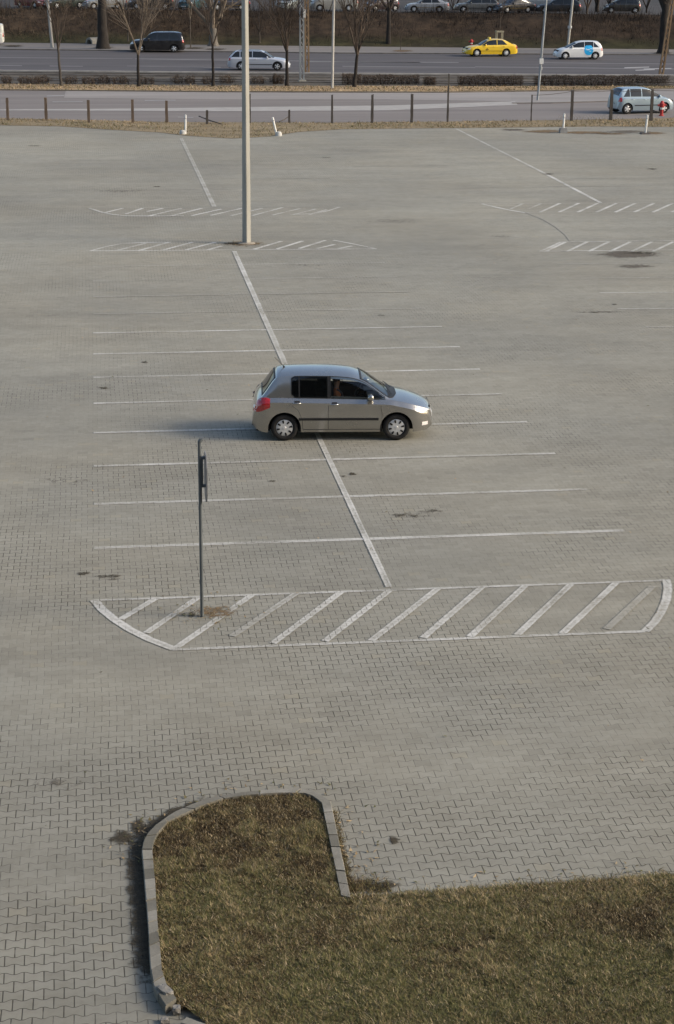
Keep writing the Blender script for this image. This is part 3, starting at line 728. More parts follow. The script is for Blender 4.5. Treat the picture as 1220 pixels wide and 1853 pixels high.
# verge grass
def band_scatter(nn, eA, eB, x0, x1):
    out = []
    A = [(p.x, p.y) for p in eA]; B = [(p.x, p.y) for p in eB]
    ax = np.array(A); bx = np.array(B); x = rng.uniform(x0, x1, nn); u = rng.uniform(0, 1, nn)
    ya = np.interp(x, ax[:, 0], ax[:, 1]); yb = np.interp(x, bx[:, 0], bx[:, 1])
    return np.column_stack([x, ya+(yb-ya)*u]), u
vx, vu = band_scatter(16000, E_LOT, E_SRV, -9, 42)
lv = lowfreq(vx, .35, 8); lw = lowfreq(vx, 1.5, 2)
kp = rng.uniform(-.6, .8, len(vx)) < lv+lw*.6+.35; vx, vu, lv, lw = vx[kp], vu[kp], lv[kp], lw[kp]
mid = np.exp(-((vx[:, 0]-10.5)/3.0)**2)*(1-vu)
tone = np.clip(.64+.35*lw+.25*lv+rng.normal(0, .18, len(vx))+(vu-.5)*.25, 0, 1); tone = np.where(rng.uniform(0, 1, len(vx)) < mid*.75, rng.normal(.52, .09, len(vx)), tone); tone = np.where((vu < .5) & (vx[:, 0] < 16) & (rng.uniform(0, 1, len(vx)) < .55), rng.normal(.47, .10, len(vx)), tone)
tag(blades('verge_grass', vx, .01, (.06, .21), (.02, .05), (.1, 1.1), tone, VERGE), 'dry straw coloured grass on the strip below the fence posts', 'grass', kind='stuff')
lx, lu = band_scatter(9000, E_MED, E_LEAF, -10, 48)
tone = np.clip(.7+.3*lowfreq(lx, .5, 3)+rng.normal(0, .2, len(lx)), 0, 1)
tag(blades('fallen_leaves', lx, .03, (.05, .2), (.04, .1), (.1, 1.0), tone, VERGE), 'orange brown fallen leaves along the tram track', 'leaves', kind='stuff')
#==OBJECTS==
# ------------------------------------------------------------------ cars
def pchip(pts):
    X = np.array([p[0] for p in pts], float); Y = np.array([p[1] for p in pts], float)
    h = np.diff(X); dl = np.diff(Y)/h; n = len(X); m = np.zeros(n)
    for i in range(1, n-1):
        if dl[i-1]*dl[i] > 0:
            w1 = 2*h[i]+h[i-1]; w2 = h[i]+2*h[i-1]; m[i] = (w1+w2)/(w1/dl[i-1]+w2/dl[i])
    m[0] = dl[0]; m[-1] = dl[-1]
    def f(x):
        x = min(max(x, X[0]), X[-1]); i = min(int(np.searchsorted(X, x, 'right'))-1, n-2); i = max(i, 0)
        t = (x-X[i])/h[i]
        return (1+2*t)*(1-t)**2*Y[i]+t*(1-t)**2*h[i]*m[i]+t*t*(3-2*t)*Y[i+1]+t*t*(t-1)*h[i]*m[i+1]
    return f

class Shape:
    """car body as a field of cross sections; x runs from the tail (0) to the nose (L)"""
    def __init__(s, sp):
        s.sp = sp; L = s.L = sp['L']; hw = s.hw = sp['W']/2; s.R = sp['R']; s.xr, s.xf = sp['ro'], sp['ro']+sp['wb']
        s.zt_ = pchip(sp['top']); s.belt_ = pchip(sp['belt']); xr0, xr1, xw1, xw0 = s.keys = sp['keys']
        rr = sp.get('roofw', .70)
        s.wr_ = pchip([(0, hw*.86), (xr0, hw*.84), (xr1, hw*rr), ((xr1+xw1)/2, hw*(rr+.02)), (xw1, hw*rr), (xw0, hw*.85), (xw0+.35, hw*.88), (L, hw*.88)])
        zb0 = sp.get('zb', .20)
        s.zb_ = pchip([(0, zb0+.13), (.12, zb0+.05), (s.xr-.45, zb0), (s.xf+.45, zb0), (L-.15, zb0+.0), (L, zb0+.06)])
        fa, ra = sp.get('fa', .62), sp.get('ra', .40); kf, kr = sp.get('kf', .40), sp.get('kr', .22)
        def plan(x):
            f = 1.0
            if x > L-fa: f *= 1-kf*((x-(L-fa))/fa)**2.6
            if x < ra: f *= 1-kr*((ra-x)/ra)**2.6
            return f
        s.plan = plan
    def zt(s, x): return s.zt_(x)
    def belt(s, x): return min(s.belt_(x), s.zt_(x)-.075)
    def zs(s, x): return s.belt(x)-.085
    def ze(s, x): return max(s.belt(x)+.01, s.zt_(x)-.075)
    def wm(s, x): return s.hw*s.plan(x)
    def wb(s, x): return (s.hw-.095)*s.plan(x)
    def wr(s, x): return min(s.wr_(x)*s.plan(x), s.wb(x)-.01)
    def zlow(s, x):
        z = s.zb_(x); ar = s.R+.062
        for xc in (s.xr, s.xf):
            d = abs(x-xc)
            if d < ar: z = max(z, s.R+math.sqrt(ar*ar-d*d))
        return min(z, s.zs(x)-.04)
    def flare(s, x):
        f = 0
        for xc in (s.xr, s.xf):
            d = abs(x-xc)/(s.R+.16)
            if d < 1: f = max(f, (1-d*d)**.7)
        return f*.014
    def y(s, x, z):
        zb, zs_, bl, ze = s.zb_(x), s.zs(x), s.belt(x), s.ze(x)
        if z <= zs_:
            u = max(0, min(1, (z-zb)/max(1e-3, zs_-zb)))
            return s.wm(x)-.055*(1-u)**2.2-.010*max(0, u-.55)/.45+s.flare(x)*(1-u*.8)
        if z <= bl:
            u = (z-zs_)/(bl-zs_); a = s.wm(x)-.010+s.flare(x)*.2
            return a+(s.wb(x)-a)*u**1.05
        u = min(1, (z-bl)/max(1e-3, ze-bl))
        return s.wb(x)+(s.wr(x)-s.wb(x))*u+.018*math.sin(PI*u)*min(1, (ze-bl)/.25)
    def ztop(s, x, y):
        w = s.wr(x); e = s.ze(x); return e+(s.zt(x)-e)*(1-min(1, abs(y)/w)**2.1)
    def section(s, x):
        zl, zs_, bl, ze = s.zlow(x), s.zs(x), s.belt(x), s.ze(x); P = [(s.y(x, zl)-.03, zl)]
        for k in range(10):
            z = zl+(zs_-zl)*k/9; P.append((s.y(x, z), z))
        for k in range(1, 4):
            z = zs_+(bl-zs_)*k/3; P.append((s.y(x, z), z))
        for k in range(1, 9):
            z = bl+(ze-bl)*k/8; P.append((s.y(x, z), z))
        w = s.wr(x)
        for t in (.03, .08, .16, .28, .42, .6, .8, 1.0):
            yy = w*(1-t); P.append((yy, s.ztop(x, yy)))
        return P

def side_patch(sh, name, mats, parent, lo, hi, xa, xb, off=.006, nx=14, nz=6, side=-1, frit=0, ratio=None):
    """curved panel lying on the body side between curves lo(x), hi(x)"""
    mb = MB(); cols = [xa+(xb-xa)*i/nx for i in range(nx+1)]
    if frit: cols = [xa, xa+frit]+[xa+frit+(xb-xa-2*frit)*i/nx for i in range(1, nx)]+[xb-frit, xb]
    rows = [k/nz for k in range(nz+1)]
    R_ = []
    for x in cols:
        a, b = lo(x), hi(x); b = max(b, a+.002); rw = rows
        if frit:
            f = min(.3, frit*.8/max(.01, b-a)); rw = [0, f]+[f+(1-2*f)*k/nz for k in range(1, nz)]+[1-f, 1]
        R_.append([(x, a+(b-a)*u) for u in rw])
    m = len(R_[0]); n = len(R_)
    vs = [(x, side*(sh.y(x, z)+off), z) for c in R_ for x, z in c]
    rim = []
    fs = []; ms = []
    for i in range(n-1):
        for k in range(m-1):
            q = (i*m+k, (i+1)*m+k, (i+1)*m+k+1, i*m+k+1)
            fs.append(q if side < 0 else q[::-1]); ms.append(1 if frit and (i in (0, n-2) or k in (0, m-2)) else 0)
    b = len(vs); border = [i*m for i in range(n)]+[(n-1)*m+k for k in range(1, m)]+[i*m+m-1 for i in range(n-2, -1, -1)]+[k for k in range(m-2, 0, -1)]
    for idx in border:
        x, y_, z = vs[idx]; vs.append((x, y_-side*(off+.008), z))
    nb = len(border)
    for i in range(nb):
        j = (i+1) % nb; q = (border[j], border[i], b+i, b+j)
        fs.append(q if side < 0 else q[::-1]); ms.append(1 if frit else 0)
    mb.v = vs; mb.f = fs; mb.m = ms
    return mb.build(name, mats, parent, smooth=40)
def top_patch(sh, name, mats, parent, xa, xb, yf, off=.008, nx=10, ny=14, frit=0):
    """curved panel lying on the upper surface, |y| <= yf(x)"""
    mb = MB(); cols = [xa+(xb-xa)*i/nx for i in range(nx+1)]; us = [-1+2*k/ny for k in range(ny+1)]
    if frit:
        cols = [xa, xa+frit]+cols[1:-1]+[xb-frit, xb]; cols = sorted(cols); us = sorted([-1, -.93]+us[1:-1]+[.93, 1])
    m = len(us); n = len(cols)
    for x in cols:
        e = .004; 
        for u in us:
            y_ = u*yf(x); z = sh.ztop(x, y_)
            dx = (sh.ztop(min(x+e, sh.L), y_)-sh.ztop(max(x-e, 0), y_))/(2*e); nrm = Vector((-dx, 0, 1)).normalized()
            mb.v.append((x+nrm.x*off, y_, z+nrm.z*off))
    for i in range(n-1):
        for k in range(m-1):
            mb.f.append((i*m+k, (i+1)*m+k, (i+1)*m+k+1, i*m+k+1)); mb.m.append(1 if frit and (i in (0, n-2) or k in (0, m-2)) else 0)
    b = len(mb.v); border = [i*m for i in range(n)]+[(n-1)*m+k for k in range(1, m)]+[i*m+m-1 for i in range(n-2, -1, -1)]+[k for k in range(m-2, 0, -1)]
    for idx in border:
        x, y_, z = mb.v[idx]; mb.v.append((x, y_, z-off-.012))
    nb = len(border)
    for i in range(nb): j = (i+1) % nb; mb.f.append((border[i], border[j], b+j, b+i)[::-1]); mb.m.append(1 if frit else 0)
    return mb.build(name, mats, parent, smooth=40)

def wheel(parent, x, y, R, side, rim='holes', hubmat=None, detail=1):
    n = 28 if detail else 14; w = .19
    mb = MB(); s = side
    prof = [(R*.62, .0), (R*.66, -.012), (R*.80, -.02), (R*.92, -.012), (R*.985, .012), (R, .04), (R, w-.04), (R*.985, w-.01), (R*.9, w), (R*.6, w)]
    mb.lathe([(r, -s*0+s*(-h) if False else (h if s < 0 else -h)) for r, h in prof], n, c=(x, y, R), axis='y')
    o = mb.build('wheel', RUB, parent, smooth=50)
    hb = MB(); d = (-1 if s < 0 else 1)
    hb.lathe([(.001, d*.022), (R*.10, d*.022), (R*.13, d*.014), (R*.30, d*.016), (R*.52, d*.008), (R*.64, -d*.002), (R*.69, -d*.022)], n, c=(x, y, R), axis='y', m=0)
    if rim == 'holes':
        for k in range(8):
            a = 2*PI*k/8+.2; cx, cz = x+math.cos(a)*R*.47, R+math.sin(a)*R*.47
            ca, sa = math.cos(a), math.sin(a); pts = []
            for (u, v) in ((-.10, -.055), (.09, -.075), (.13, 0), (.09, .075), (-.10, .055), (-.13, 0)):
                pts.append((cx+(u*ca-v*sa)*R, y+d*.019, cz+(u*sa+v*ca)*R))
            hb.add(pts, [tuple(range(6)), tuple(reversed(range(6)))][0:1] if d < 0 else [tuple(reversed(range(6)))], 1)
    elif rim == 'spokes':
        for k in range(5):
            a = 2*PI*(k+.5)/5; ca, sa = math.cos(a), math.sin(a); pts = []
            cx, cz = x+ca*R*.40, R+sa*R*.40
            for (u, v) in ((-.16, -.05), (.17, -.17), (.19, 0), (.17, .17), (-.16, .05)):
                pts.append((cx+(u*ca-v*sa)*R, y+d*.022, cz+(u*sa+v*ca)*R))
            hb.add(pts, [tuple(range(5))] if d < 0 else [tuple(reversed(range(5)))], 1)
    hb.build('hubcap', [hubmat or HUB, HOLE], o, smooth=40)
    return o

def build_car(root, sp, pm):
    sh = Shape(sp); L, hw, R = sh.L, sh.hw, sh.R; full = sp.get('full', 0); xr0, xr1, xw1, xw0 = sh.keys
    # stations: arc length of the roof line plus wheel arch outline
    xs = set(); N = 64 if full else 34; fine = np.linspace(0, L, 900); zz = np.array([sh.zt(x) for x in fine])
    s_ = np.concatenate([[0], np.cumsum(np.hypot(np.diff(fine), np.diff(zz)))])
    for k in range(N+1): xs.add(round(float(np.interp(s_[-1]*k/N, s_, fine)), 4))
    ar = R+.062; na = 14 if full else 8
    for xc in (sh.xr, sh.xf):
        for k in range(na+1): xs.add(round(xc-math.cos(PI*k/na)*(ar-.0005), 4))
        xs.add(round(xc-ar-.004, 4)); xs.add(round(xc+ar+.004, 4))
    for k in range(1, 5): xs.add(round(.012*k*k, 4)); xs.add(round(L-.012*k*k, 4))
    xs = sorted(xs); ys = [xs[0]]
    for x in xs[1:]:
        if x-ys[-1] > .0025: ys.append(x)
    xs = ys; secs = [sh.section(x) for x in xs]; m = len(secs[0]); W = 2*m-1
    glass_lo, glass_hi = sp['glass']
    wins = sp['windows']
    def rows(x): return [(-y, z) for y, z in secs[x]]
    bmv = MB()
    for i, x in enumerate(xs):
        s0 = secs[i]; row = [(x, -y, z) for y, z in s0]+[(x, y, z) for y, z in reversed(s0[:-1])]; bmv.v += row
    for i in range(len(xs)-1):
        for k in range(W-1):
            q = (i*W+k, (i+1)*W+k, (i+1)*W+k+1, i*W+k+1)
            if full:
                c = [sum(bmv.v[t][d] for t in q)/4 for d in range(3)]; kk = k if k < m-1 else W-2-k
                cut = False
                if 13 <= kk < 21:
                    for w in wins:
                        if w[0]+.035 < c[0] < w[1]-.035 and glass_lo(c[0])+.03 < c[2] < glass_hi(c[0])-.03 and not w[2].get('solid'): cut = True
                if kk >= 21 and xw1+.06 < c[0] < xw0-.08 and abs(c[1]) < sh.wr(c[0])*.82: cut = True
                if cut: continue
            bmv.f.append(q); bmv.m.append(0)
    bmv.f.append(tuple(range(W))); bmv.m.append(0)
    b = (len(xs)-1)*W; bmv.f.append(tuple(b+k for k in reversed(range(W)))); bmv.m.append(0)
    body = bmv.build('body', pm, root, smooth=32)
    # underbody and wheel wells
    ub = MB(); nst = 12
    for (xa, xb) in ((.10, sh.xr-R-.02), (sh.xr-R-.02, sh.xr+R+.02), (sh.xr+R+.02, sh.xf-R-.02), (sh.xf-R-.02, sh.xf+R+.02), (sh.xf+R+.02, L-.12)):
        arch = abs((xa+xb)/2-sh.xr) < .1 or abs((xa+xb)/2-sh.xf) < .1
        wz = hw*.66 if arch else hw*min(sh.plan(xa), sh.plan(xb))-.07
        z0, z1 = sp.get('zb', .2)+.01, sh.belt(L*.5)-.2 if not full else .62
        ub.box(((xa+xb)/2, 0, (z0+z1)/2), (xb-xa-.002, wz*2, z1-z0))
    ub.build('underbody', CHASSIS, root)
    gs = GLASS_SIDE if full else GLASSD
    # windows
    for side in (-1, 1):
        for (xa, xb, op) in wins:
            r = op.get('round', 0)
            def lo(x, xa=xa, r=r): return glass_lo(x)+(r*max(0, 1-(x-xa)/.10)**2.2 if r else 0)
            def hi(x, xa=xa, xb=xb, op=op):
                h = glass_hi(x)
                if op.get('rs'): h = min(h, glass_lo(x)+.02+(x-xa)*op['rs'])
                if r: h -= .05*max(0, 1-(x-xa)/.07)**2
                return h
            g = GLASS_REAR if full and op.get('deep') else gs
            side_patch(sh, 'side_window', [g, TRIM], root, lo, hi, xa, xb, .006, 12 if full else 8, 5, side, frit=.016 if full else 0)
            if full and op.get('deep'):
                side_patch(sh, 'window_divider', TRIM, root, lo, hi, xa+.165, xa+.195, .010, 2, 5, side)
    if full:
        for side in (-1, 1): side_patch(sh, 'pillar_trim', TRIM, root, glass_lo, glass_hi, 1.672, 1.718, .004, 2, 5, side)
    top_patch(sh, 'windscreen', [GLASS_WIND if full else GLASS_REFL, TRIM], root, xw1+.015, xw0-.01, lambda x: sh.wr(x)*.93, .008, 12, 14, frit=.04 if full else 0)
    top_patch(sh, 'rear_window', [GLASS_REFL, TRIM], root, xr0+.02, xr1-.03, lambda x: sh.wr(x)*.86, .008, 8, 10, frit=.03 if full else 0)
    cw = sp.get('cowl', .10)
    top_patch(sh, 'cowl', TRIM, root, xw0-.03, xw0+cw, lambda x: sh.wr(x)*(.90-.55*max(0, (x-xw0)/cw)**2), .010, 5, 10)
    if full:
        for (ya, yb, xa_) in ((-.50, .02, xw0+.02), (.06, .55, xw0+.03)):
            w = MB(); pts = []
            for k in range(7):
                u = k/6; yy = ya+(yb-ya)*u; x = xa_-.13*u; pts.append((x+.02, yy, sh.ztop(x, yy)+.03))
            w.tube(pts, .008, 5); w.build('wiper', TRIM, root)
    # lamps
    for side in (-1, 1):
        (xa, xb, za, zb_) = sp['head']
        side_patch(sh, 'headlight', HEAD, root, lambda x: za+.05*max(0, (xa+.14-x)/.14)**2, lambda x: min(zb_-(x-xa)*sp.get('headslope', .25), sh.ze(x)-.005), xa, xb, .008, 8, 4, side)
        (xa, xb, za, zb_) = sp['tail']
        tl = side_patch(sh, 'tail_light', TAILM, root, lambda x: za+(.45*(x-xa-.13) if x-xa > .13 else 0)*sp.get('tailcut', 1), lambda x: min(zb_-.25*max(0, x-xa-.15), sh.belt(x)+.02), xa, xb, .010, 8, 5, side)
        if full:
            tb = MB()
            for (x, z, r1) in ((xa+.055, za+.10, .042), (xa+.05, za+.028, .022)):
                yy = side*(sh.y(x, z)+.012); mb_n = 10
                tb.add([(x+math.cos(2*PI*i/mb_n)*r1, side*(sh.y(x+math.cos(2*PI*i/mb_n)*r1, z+math.sin(2*PI*i/mb_n)*r1)+.013), z+math.sin(2*PI*i/mb_n)*r1) for i in range(mb_n)], [tuple(range(mb_n)) if side < 0 else tuple(reversed(range(mb_n)))])
            tb.build('reversing_lamp', WHITEL, tl)
            side_patch(sh, 'fog_lamp', WHITEL, root, lambda x: .325, lambda x: .40, L-.24, L-.10, .006, 4, 3, side)
    # grille and plate
    gz0, gz1 = sp.get('grille', (.58, .68))
    gx = max(x for x in np.linspace(L-.4, L, 80) if sh.zt(x) >= gz1+.012)
    gm_ = MB(); gw = sh.wm(L)*.75; gm_.box((gx-.012, 0, (gz0+gz1)/2), (.05, gw*2, gz1-gz0)); gm_.build('grille', TRIM, root)
    gm_ = MB(); gm_.box((L+.008, 0, gz0-.13), (.03, .50, .10)); gm_.build('number_plate', noisy('plate_white', (.65, .65, .63), (.72, .72, .70), 5, .5), root)
    # mirrors, mouldings, handles
    xm = sp.get('mirror', xw0-.42); zm = sh.belt(xm)+.07
    for side in (-1, 1):
        mr_ = MB(); yy = sh.y(xm, zm)+.095
        mr_.lathe([(.001, -.075), (.05, -.07), (.075, -.045), (.085, .0), (.08, .045), (.06, .075), (.001, .08)], 10, c=(0, 0, 0), axis='z')
        mr_.v = [(xm+v[0]*.9+.0, side*(yy+v[2]*1.15), zm+v[1]*.85) for v in mr_.v]
        if side > 0: mr_.f = [f[::-1] for f in mr_.f]
        mo = mr_.build('mirror', pm, root, smooth=60)
        ft = MB(); ft.box((xm+.01, side*(yy-.09), zm-.045), (.07, .10, .035)); ft.build('mirror_foot', TRIM, mo)
        if sp.get('mould'):
            xa, xb, za, zb_ = sp['mould']
            side_patch(sh, 'side_moulding', sp.get('mouldmat', TRIM), root, lambda x: za, lambda x: zb_, xa, xb, .014, 14, 2, side)
        for (xh, zh) in sp.get('handles', ()):
            h_ = MB(); yy = sh.y(xh, zh)+.012
            h_.tube([(xh-.085, side*(yy-.01), zh), (xh-.06, side*(yy+.018), zh), (xh+.06, side*(yy+.018), zh), (xh+.085, side*(yy-.01), zh)], [.012, .016, .016, .012], 6)
            ho = h_.build('door_handle', pm, root, smooth=60)
            if full:
                hb_ = MB(); yb_ = sh.y(xh, zh)
                side_patch(sh, 'handle_recess', TRIM, ho, lambda x: zh+.006, lambda x: zh+.045, xh-.05, xh+.07, .004, 3, 2, side)
        for (pts) in sp.get('seams', ()):
            sm = MB(); P = [(x, side*(sh.y(x, z)+.003), z) for x, z in pts]
            sm.tube(P, .0045, 4); sm.build('door_seam', TRIM, root)
    # wheels
    for side in (-1, 1):
        for x in (sh.xr, sh.xf):
            wheel(root, x, side*(hw-.055), R, side, sp.get('rim', 'holes'), detail=full)
    if sp.get('exhaust'):
        pass
    if sp.get('rails'):
        for side in (-1, 1):
            rl = MB(); P = []
            for k in range(9):
                x = xr1+.12+(xw1-xr1-.3)*k/8; yy = side*sh.wr(x)*.94; P.append((x, yy, sh.ztop(x, yy)+(.05 if 0 < k < 8 else .0)))
            rl.tube(P, .02, 5); rl.build('roof_rail', sp['rails'], root, smooth=60)
    if full or sp.get('antenna'):
        an = MB(); x = xr1+.16; z = sh.zt(x); an.tube([(x+.02, 0, z-.005), (x-.01, 0, z+.03)], [.022, .012], 8); an.tube([(x-.01, 0, z+.03), (x-.20, 0, z+.22)], [.007, .004], 5); an.build('antenna', TRIM, root)
    return sh
def shift_children(root, dx):
    for o in root.children: o.location.x += dx

def default_belt(L, xw0, bz, hood):
    return [(0, .5), (.12, bz-.03), (.5, bz+.015), (xw0-.6, bz-.01), (xw0, bz-.02), (L-.35, hood), (L-.1, hood-.1), (L, hood-.22)]
def mk(L, W, R, ro, wb, top, belt, keys, windows, head, tail, **kw):
    d = dict(L=L, W=W, R=R, ro=ro, wb=wb, top=top, belt=belt, keys=keys, windows=windows, head=head, tail=tail); d.update(kw)
    bf = pchip(belt); tf = pchip(top)
    gl, gh = kw.get('gl', .035), kw.get('gh', .085)
    d['glass'] = (lambda x: min(bf(x), tf(x)-.075)+gl, lambda x: max(min(bf(x), tf(x)-.075)+gl+.004, tf(x)-gh))
    return d
HATCH = mk(3.99, 1.66, .298, .715, 2.465,
    [(0, .50), (.02, .64), (.055, .82), (.12, .95), (.21, 1.03), (.50, 1.405), (.565, 1.465), (.68, 1.489), (1.2, 1.506), (1.7, 1.500), (2.15, 1.465), (2.38, 1.405), (3.02, 1.005), (3.12, .965), (3.5, .885), (3.76, .80), (3.88, .745), (3.95, .69), (3.98, .60), (3.99, .50)],
    [(0, .44), (.05, .72), (.14, .925), (.5, .965), (1.0, .955), (2.4, .925), (3.0, .905), (3.3, .85), (3.7, .735), (3.9, .63), (3.99, .42)],
    (.20, .55, 2.36, 3.04), [(.86, 1.675, dict(round=.10, deep=1)), (1.715, 2.93, dict())], (3.58, 3.93, .635, .785), (.02, .40, .66, 1.01),
    full=1, mirror=2.60, mould=(1.03, 2.78, .475, .525), handles=((.98, .865), (1.80, .835)), grille=(.60, .69), gl=.010, gh=.078, headslope=.20, kf=.42, fa=.60, roofw=.71,
    seams=([(1.68, .27), (1.675, .5), (1.68, .8), (1.685, .93)], [(2.84, .27), (2.86, .6), (2.83, .80), (2.79, .905)], [(.78, .90), (.90, .80), (1.02, .70), (1.10, .5), (1.12, .27)], [(1.12, .262), (2.0, .262), (2.84, .262)]), cowl=.16)
WAGON = mk(4.68, 1.75, .315, 1.03, 2.70,
    [(0, .50), (.03, .70), (.07, .90), (.13, 1.02), (.52, 1.36), (.66, 1.425), (1.2, 1.46), (2.0, 1.475), (2.5, 1.445), (2.78, 1.37), (3.38, 1.0), (3.5, .96), (4.1, .885), (4.45, .78), (4.6, .65), (4.68, .48)],
    default_belt(4.68, 3.4, .92, .71), (.13, .58, 2.76, 3.40), [(.30, .92, dict(rs=1.1)), (.98, 1.85, dict()), (1.90, 3.28, dict())], (4.28, 4.62, .61, .74), (.02, .24, .70, .98),
    mould=(1.45, 3.35, .42, .47), rim='spokes', rails=None, handles=((1.2, .84), (2.1, .83)), grille=(.55, .66))
SEDAN = mk(4.57, 1.76, .315, 1.05, 2.578,
    [(0, .52), (.02, .74), (.06, .95), (.12, 1.0), (.40, 1.05), (.95, 1.32), (1.3, 1.42), (1.9, 1.46), (2.4, 1.42), (2.66, 1.33), (3.28, .99), (3.4, .955), (4.0, .875), (4.32, .77), (4.5, .62), (4.57, .48)],
    default_belt(4.57, 3.3, .925, .70), (.38, 1.0, 2.64, 3.30), [(.98, 1.82, dict(rs=1.0)), (1.88, 3.16, dict())], (4.18, 4.50, .60, .73), (.02, .20, .66, .93),
    mould=(.95, 3.40, .47, .50), mouldmat=noisy('brown_moulding', (.16, .10, .01), (.2, .13, .02), 4, .5), handles=((1.25, .84), (2.15, .83)), grille=(.52, .66))
MINI = mk(4.08, 1.70, .305, .72, 2.60,
    [(0, .52), (.02, .74), (.05, .95), (.10, 1.06), (.36, 1.44), (.48, 1.50), (1.1, 1.54), (1.7, 1.53), (2.15, 1.47), (2.40, 1.37), (3.14, 1.02), (3.25, .98), (3.6, .89), (3.86, .76), (4.0, .64), (4.08, .48)],
    default_belt(4.08, 3.16, .96, .72), (.10, .42, 2.36, 3.16), [(.42, .86, dict(rs=.9)), (.90, 1.66, dict()), (1.70, 3.02, dict())], (3.62, 4.0, .64, .80), (.02, .24, .74, 1.10),
    handles=((1.0, .86), (1.85, .84)), grille=(.5, .62), tailcut=.4)
MPV = mk(3.83, 1.68, .30, .60, 2.45,
    [(0, .50), (.02, .72), (.05, .94), (.09, 1.06), (.32, 1.44), (.44, 1.50), (.9, 1.525), (1.5, 1.525), (2.0, 1.48), (2.30, 1.38), (3.10, .99), (3.2, .95), (3.48, .85), (3.66, .74), (3.78, .60), (3.83, .46)],
    default_belt(3.83, 3.12, .95, .70), (.09, .38, 2.28, 3.12), [(.34, .76, dict(rs=1.3)), (.80, 1.52, dict()), (1.57, 2.98, dict())], (3.36, 3.74, .62, .80), (.02, .22, .72, 1.04),
    mould=(1.05, 2.85, .47, .52), handles=((.92, .85), (1.72, .83)), rim='spokes', grille=(.5, .62), tailcut=.4)
VAN = mk(4.80, 1.95, .335, .92, 2.92,
    [(0, .55), (.02, .80), (.05, 1.02), (.10, 1.14), (.30, 1.60), (.42, 1.69), (1.2, 1.76), (2.4, 1.75), (2.82, 1.69), (3.0, 1.60), (3.52, 1.17), (3.64, 1.13), (4.3, 1.05), (4.6, .95), (4.73, .80), (4.80, .52)],
    default_belt(4.80, 3.55, 1.08, .84), (.10, .40, 2.97, 3.55), [(.36, 1.30, dict(rs=1.5)), (1.36, 2.36, dict()), (2.42, 3.46, dict())], (4.38, 4.76, .72, .90), (.02, .20, .86, 1.25),
    rim='spokes', handles=((1.6, .96), (2.6, .95)), grille=(.58, .72), tailcut=.3, gh=.10)
CARGO = mk(5.0, 1.95, .33, 1.0, 3.0,
    [(0, .55), (.02, 1.2), (.05, 1.9), (.12, 2.05), (.3, 2.10), (2.5, 2.12), (3.4, 2.08), (3.7, 1.95), (4.4, 1.25), (4.5, 1.2), (4.8, 1.02), (4.93, .8), (5.0, .5)],
    [(0, .5), (.05, 1.15), (.3, 1.2), (4.2, 1.15), (4.4, 1.08), (4.8, .85), (5.0, .4)], (.14, .20, 3.66, 4.42), [(3.0, 4.2, dict())], (4.6, 4.9, .75, .95), (.02, .12, .8, 1.2),
    grille=(.6, .8), roofw=.86, tailcut=.1, gh=.14)

def car_at(name, sp, pm, label, cat, rear=None, front=None, side=-1, loc=None, rz=0, z=0, s=1.0, group=None):
    """rear / front: pixels where the near wheels touch the ground; side -1: near side is the right hand side"""
    if rear is not None:
        a, b = at(*rear, z), at(*front, z); d = (b-a); rz = math.atan2(d.y, d.x); s = max(.93, min(1.07, d.length/sp['wb']))
        dn = d.normalized(); left = Vector((-dn.y, dn.x, 0))
        mid = (a+b)/2 - left*side*(sp['W']/2-.055+.10*0)*s
        c = mid + dn*((sp['L']/2-(sp['ro']+sp['wb']/2))*s); loc = (c.x, c.y, z)
    root = empty(name, loc, rz, s); build_car(root, sp, pm); shift_children(root, -sp['L']/2)
    tag(root, label, cat, group); return root

P_MAIN = paint('silver_grey', (.375, .362, .335), .86, .19)
main = car_at('hatchback_car', HATCH, P_MAIN, 'silver grey five door hatchback standing across the marked bays of the car park', 'car', (515, 798), (717, 797))
# interior of the near car
ins = MB(); ox = -HATCH['L']/2
def inside(name, fn, mat):
    m_ = MB(); fn(m_); o = m_.build(name, mat, main, smooth=50); o.location.x = ox; return o
def seat_fn(x, y, w):
    def f(m_):
        m_.box((x+.24, y, .46), (.50, w, .14)); 
        m_.tube([(x-.02, y, .50), (x-.10, y, .80), (x-.17, y, 1.08)], [w*.46, w*.47, w*.40], 10)
        if w < .8: m_.tube([(x-.18, y, 1.13), (x-.20, y, 1.28)], [.11, .10], 8)
    return f
for y in (-.36, .36): inside('front_seat', seat_fn(1.75, y, .46), CLOTHSEAT)
inside('rear_seat', lambda m_: (m_.box((1.10, 0, .48), (.45, 1.2, .14)), m_.box((.86, 0, .78), (.12, 1.2, .56))), CLOTHSEAT)
inside('dashboard', lambda m_: (m_.box((2.78, 0, .78), (.42, 1.28, .22)), m_.box((2.62, .36, .86), (.2, .36, .12))), TRIM)
inside('floor_pan', lambda m_: m_.box((1.75, 0, .36), (2.4, 1.36, .06)), CHASSIS)
def sw(m_):
    P = [(2.40+.08*math.sin(2*PI*k/16), .36+.18*math.cos(2*PI*k/16), .92+.16*math.sin(2*PI*k/16)) for k in range(17)]; m_.tube(P, .014, 6, cap=False); m_.tube([(2.40, .36, .92), (2.6, .36, .84)], .03, 6)
inside('steering_wheel', sw, TRIM)
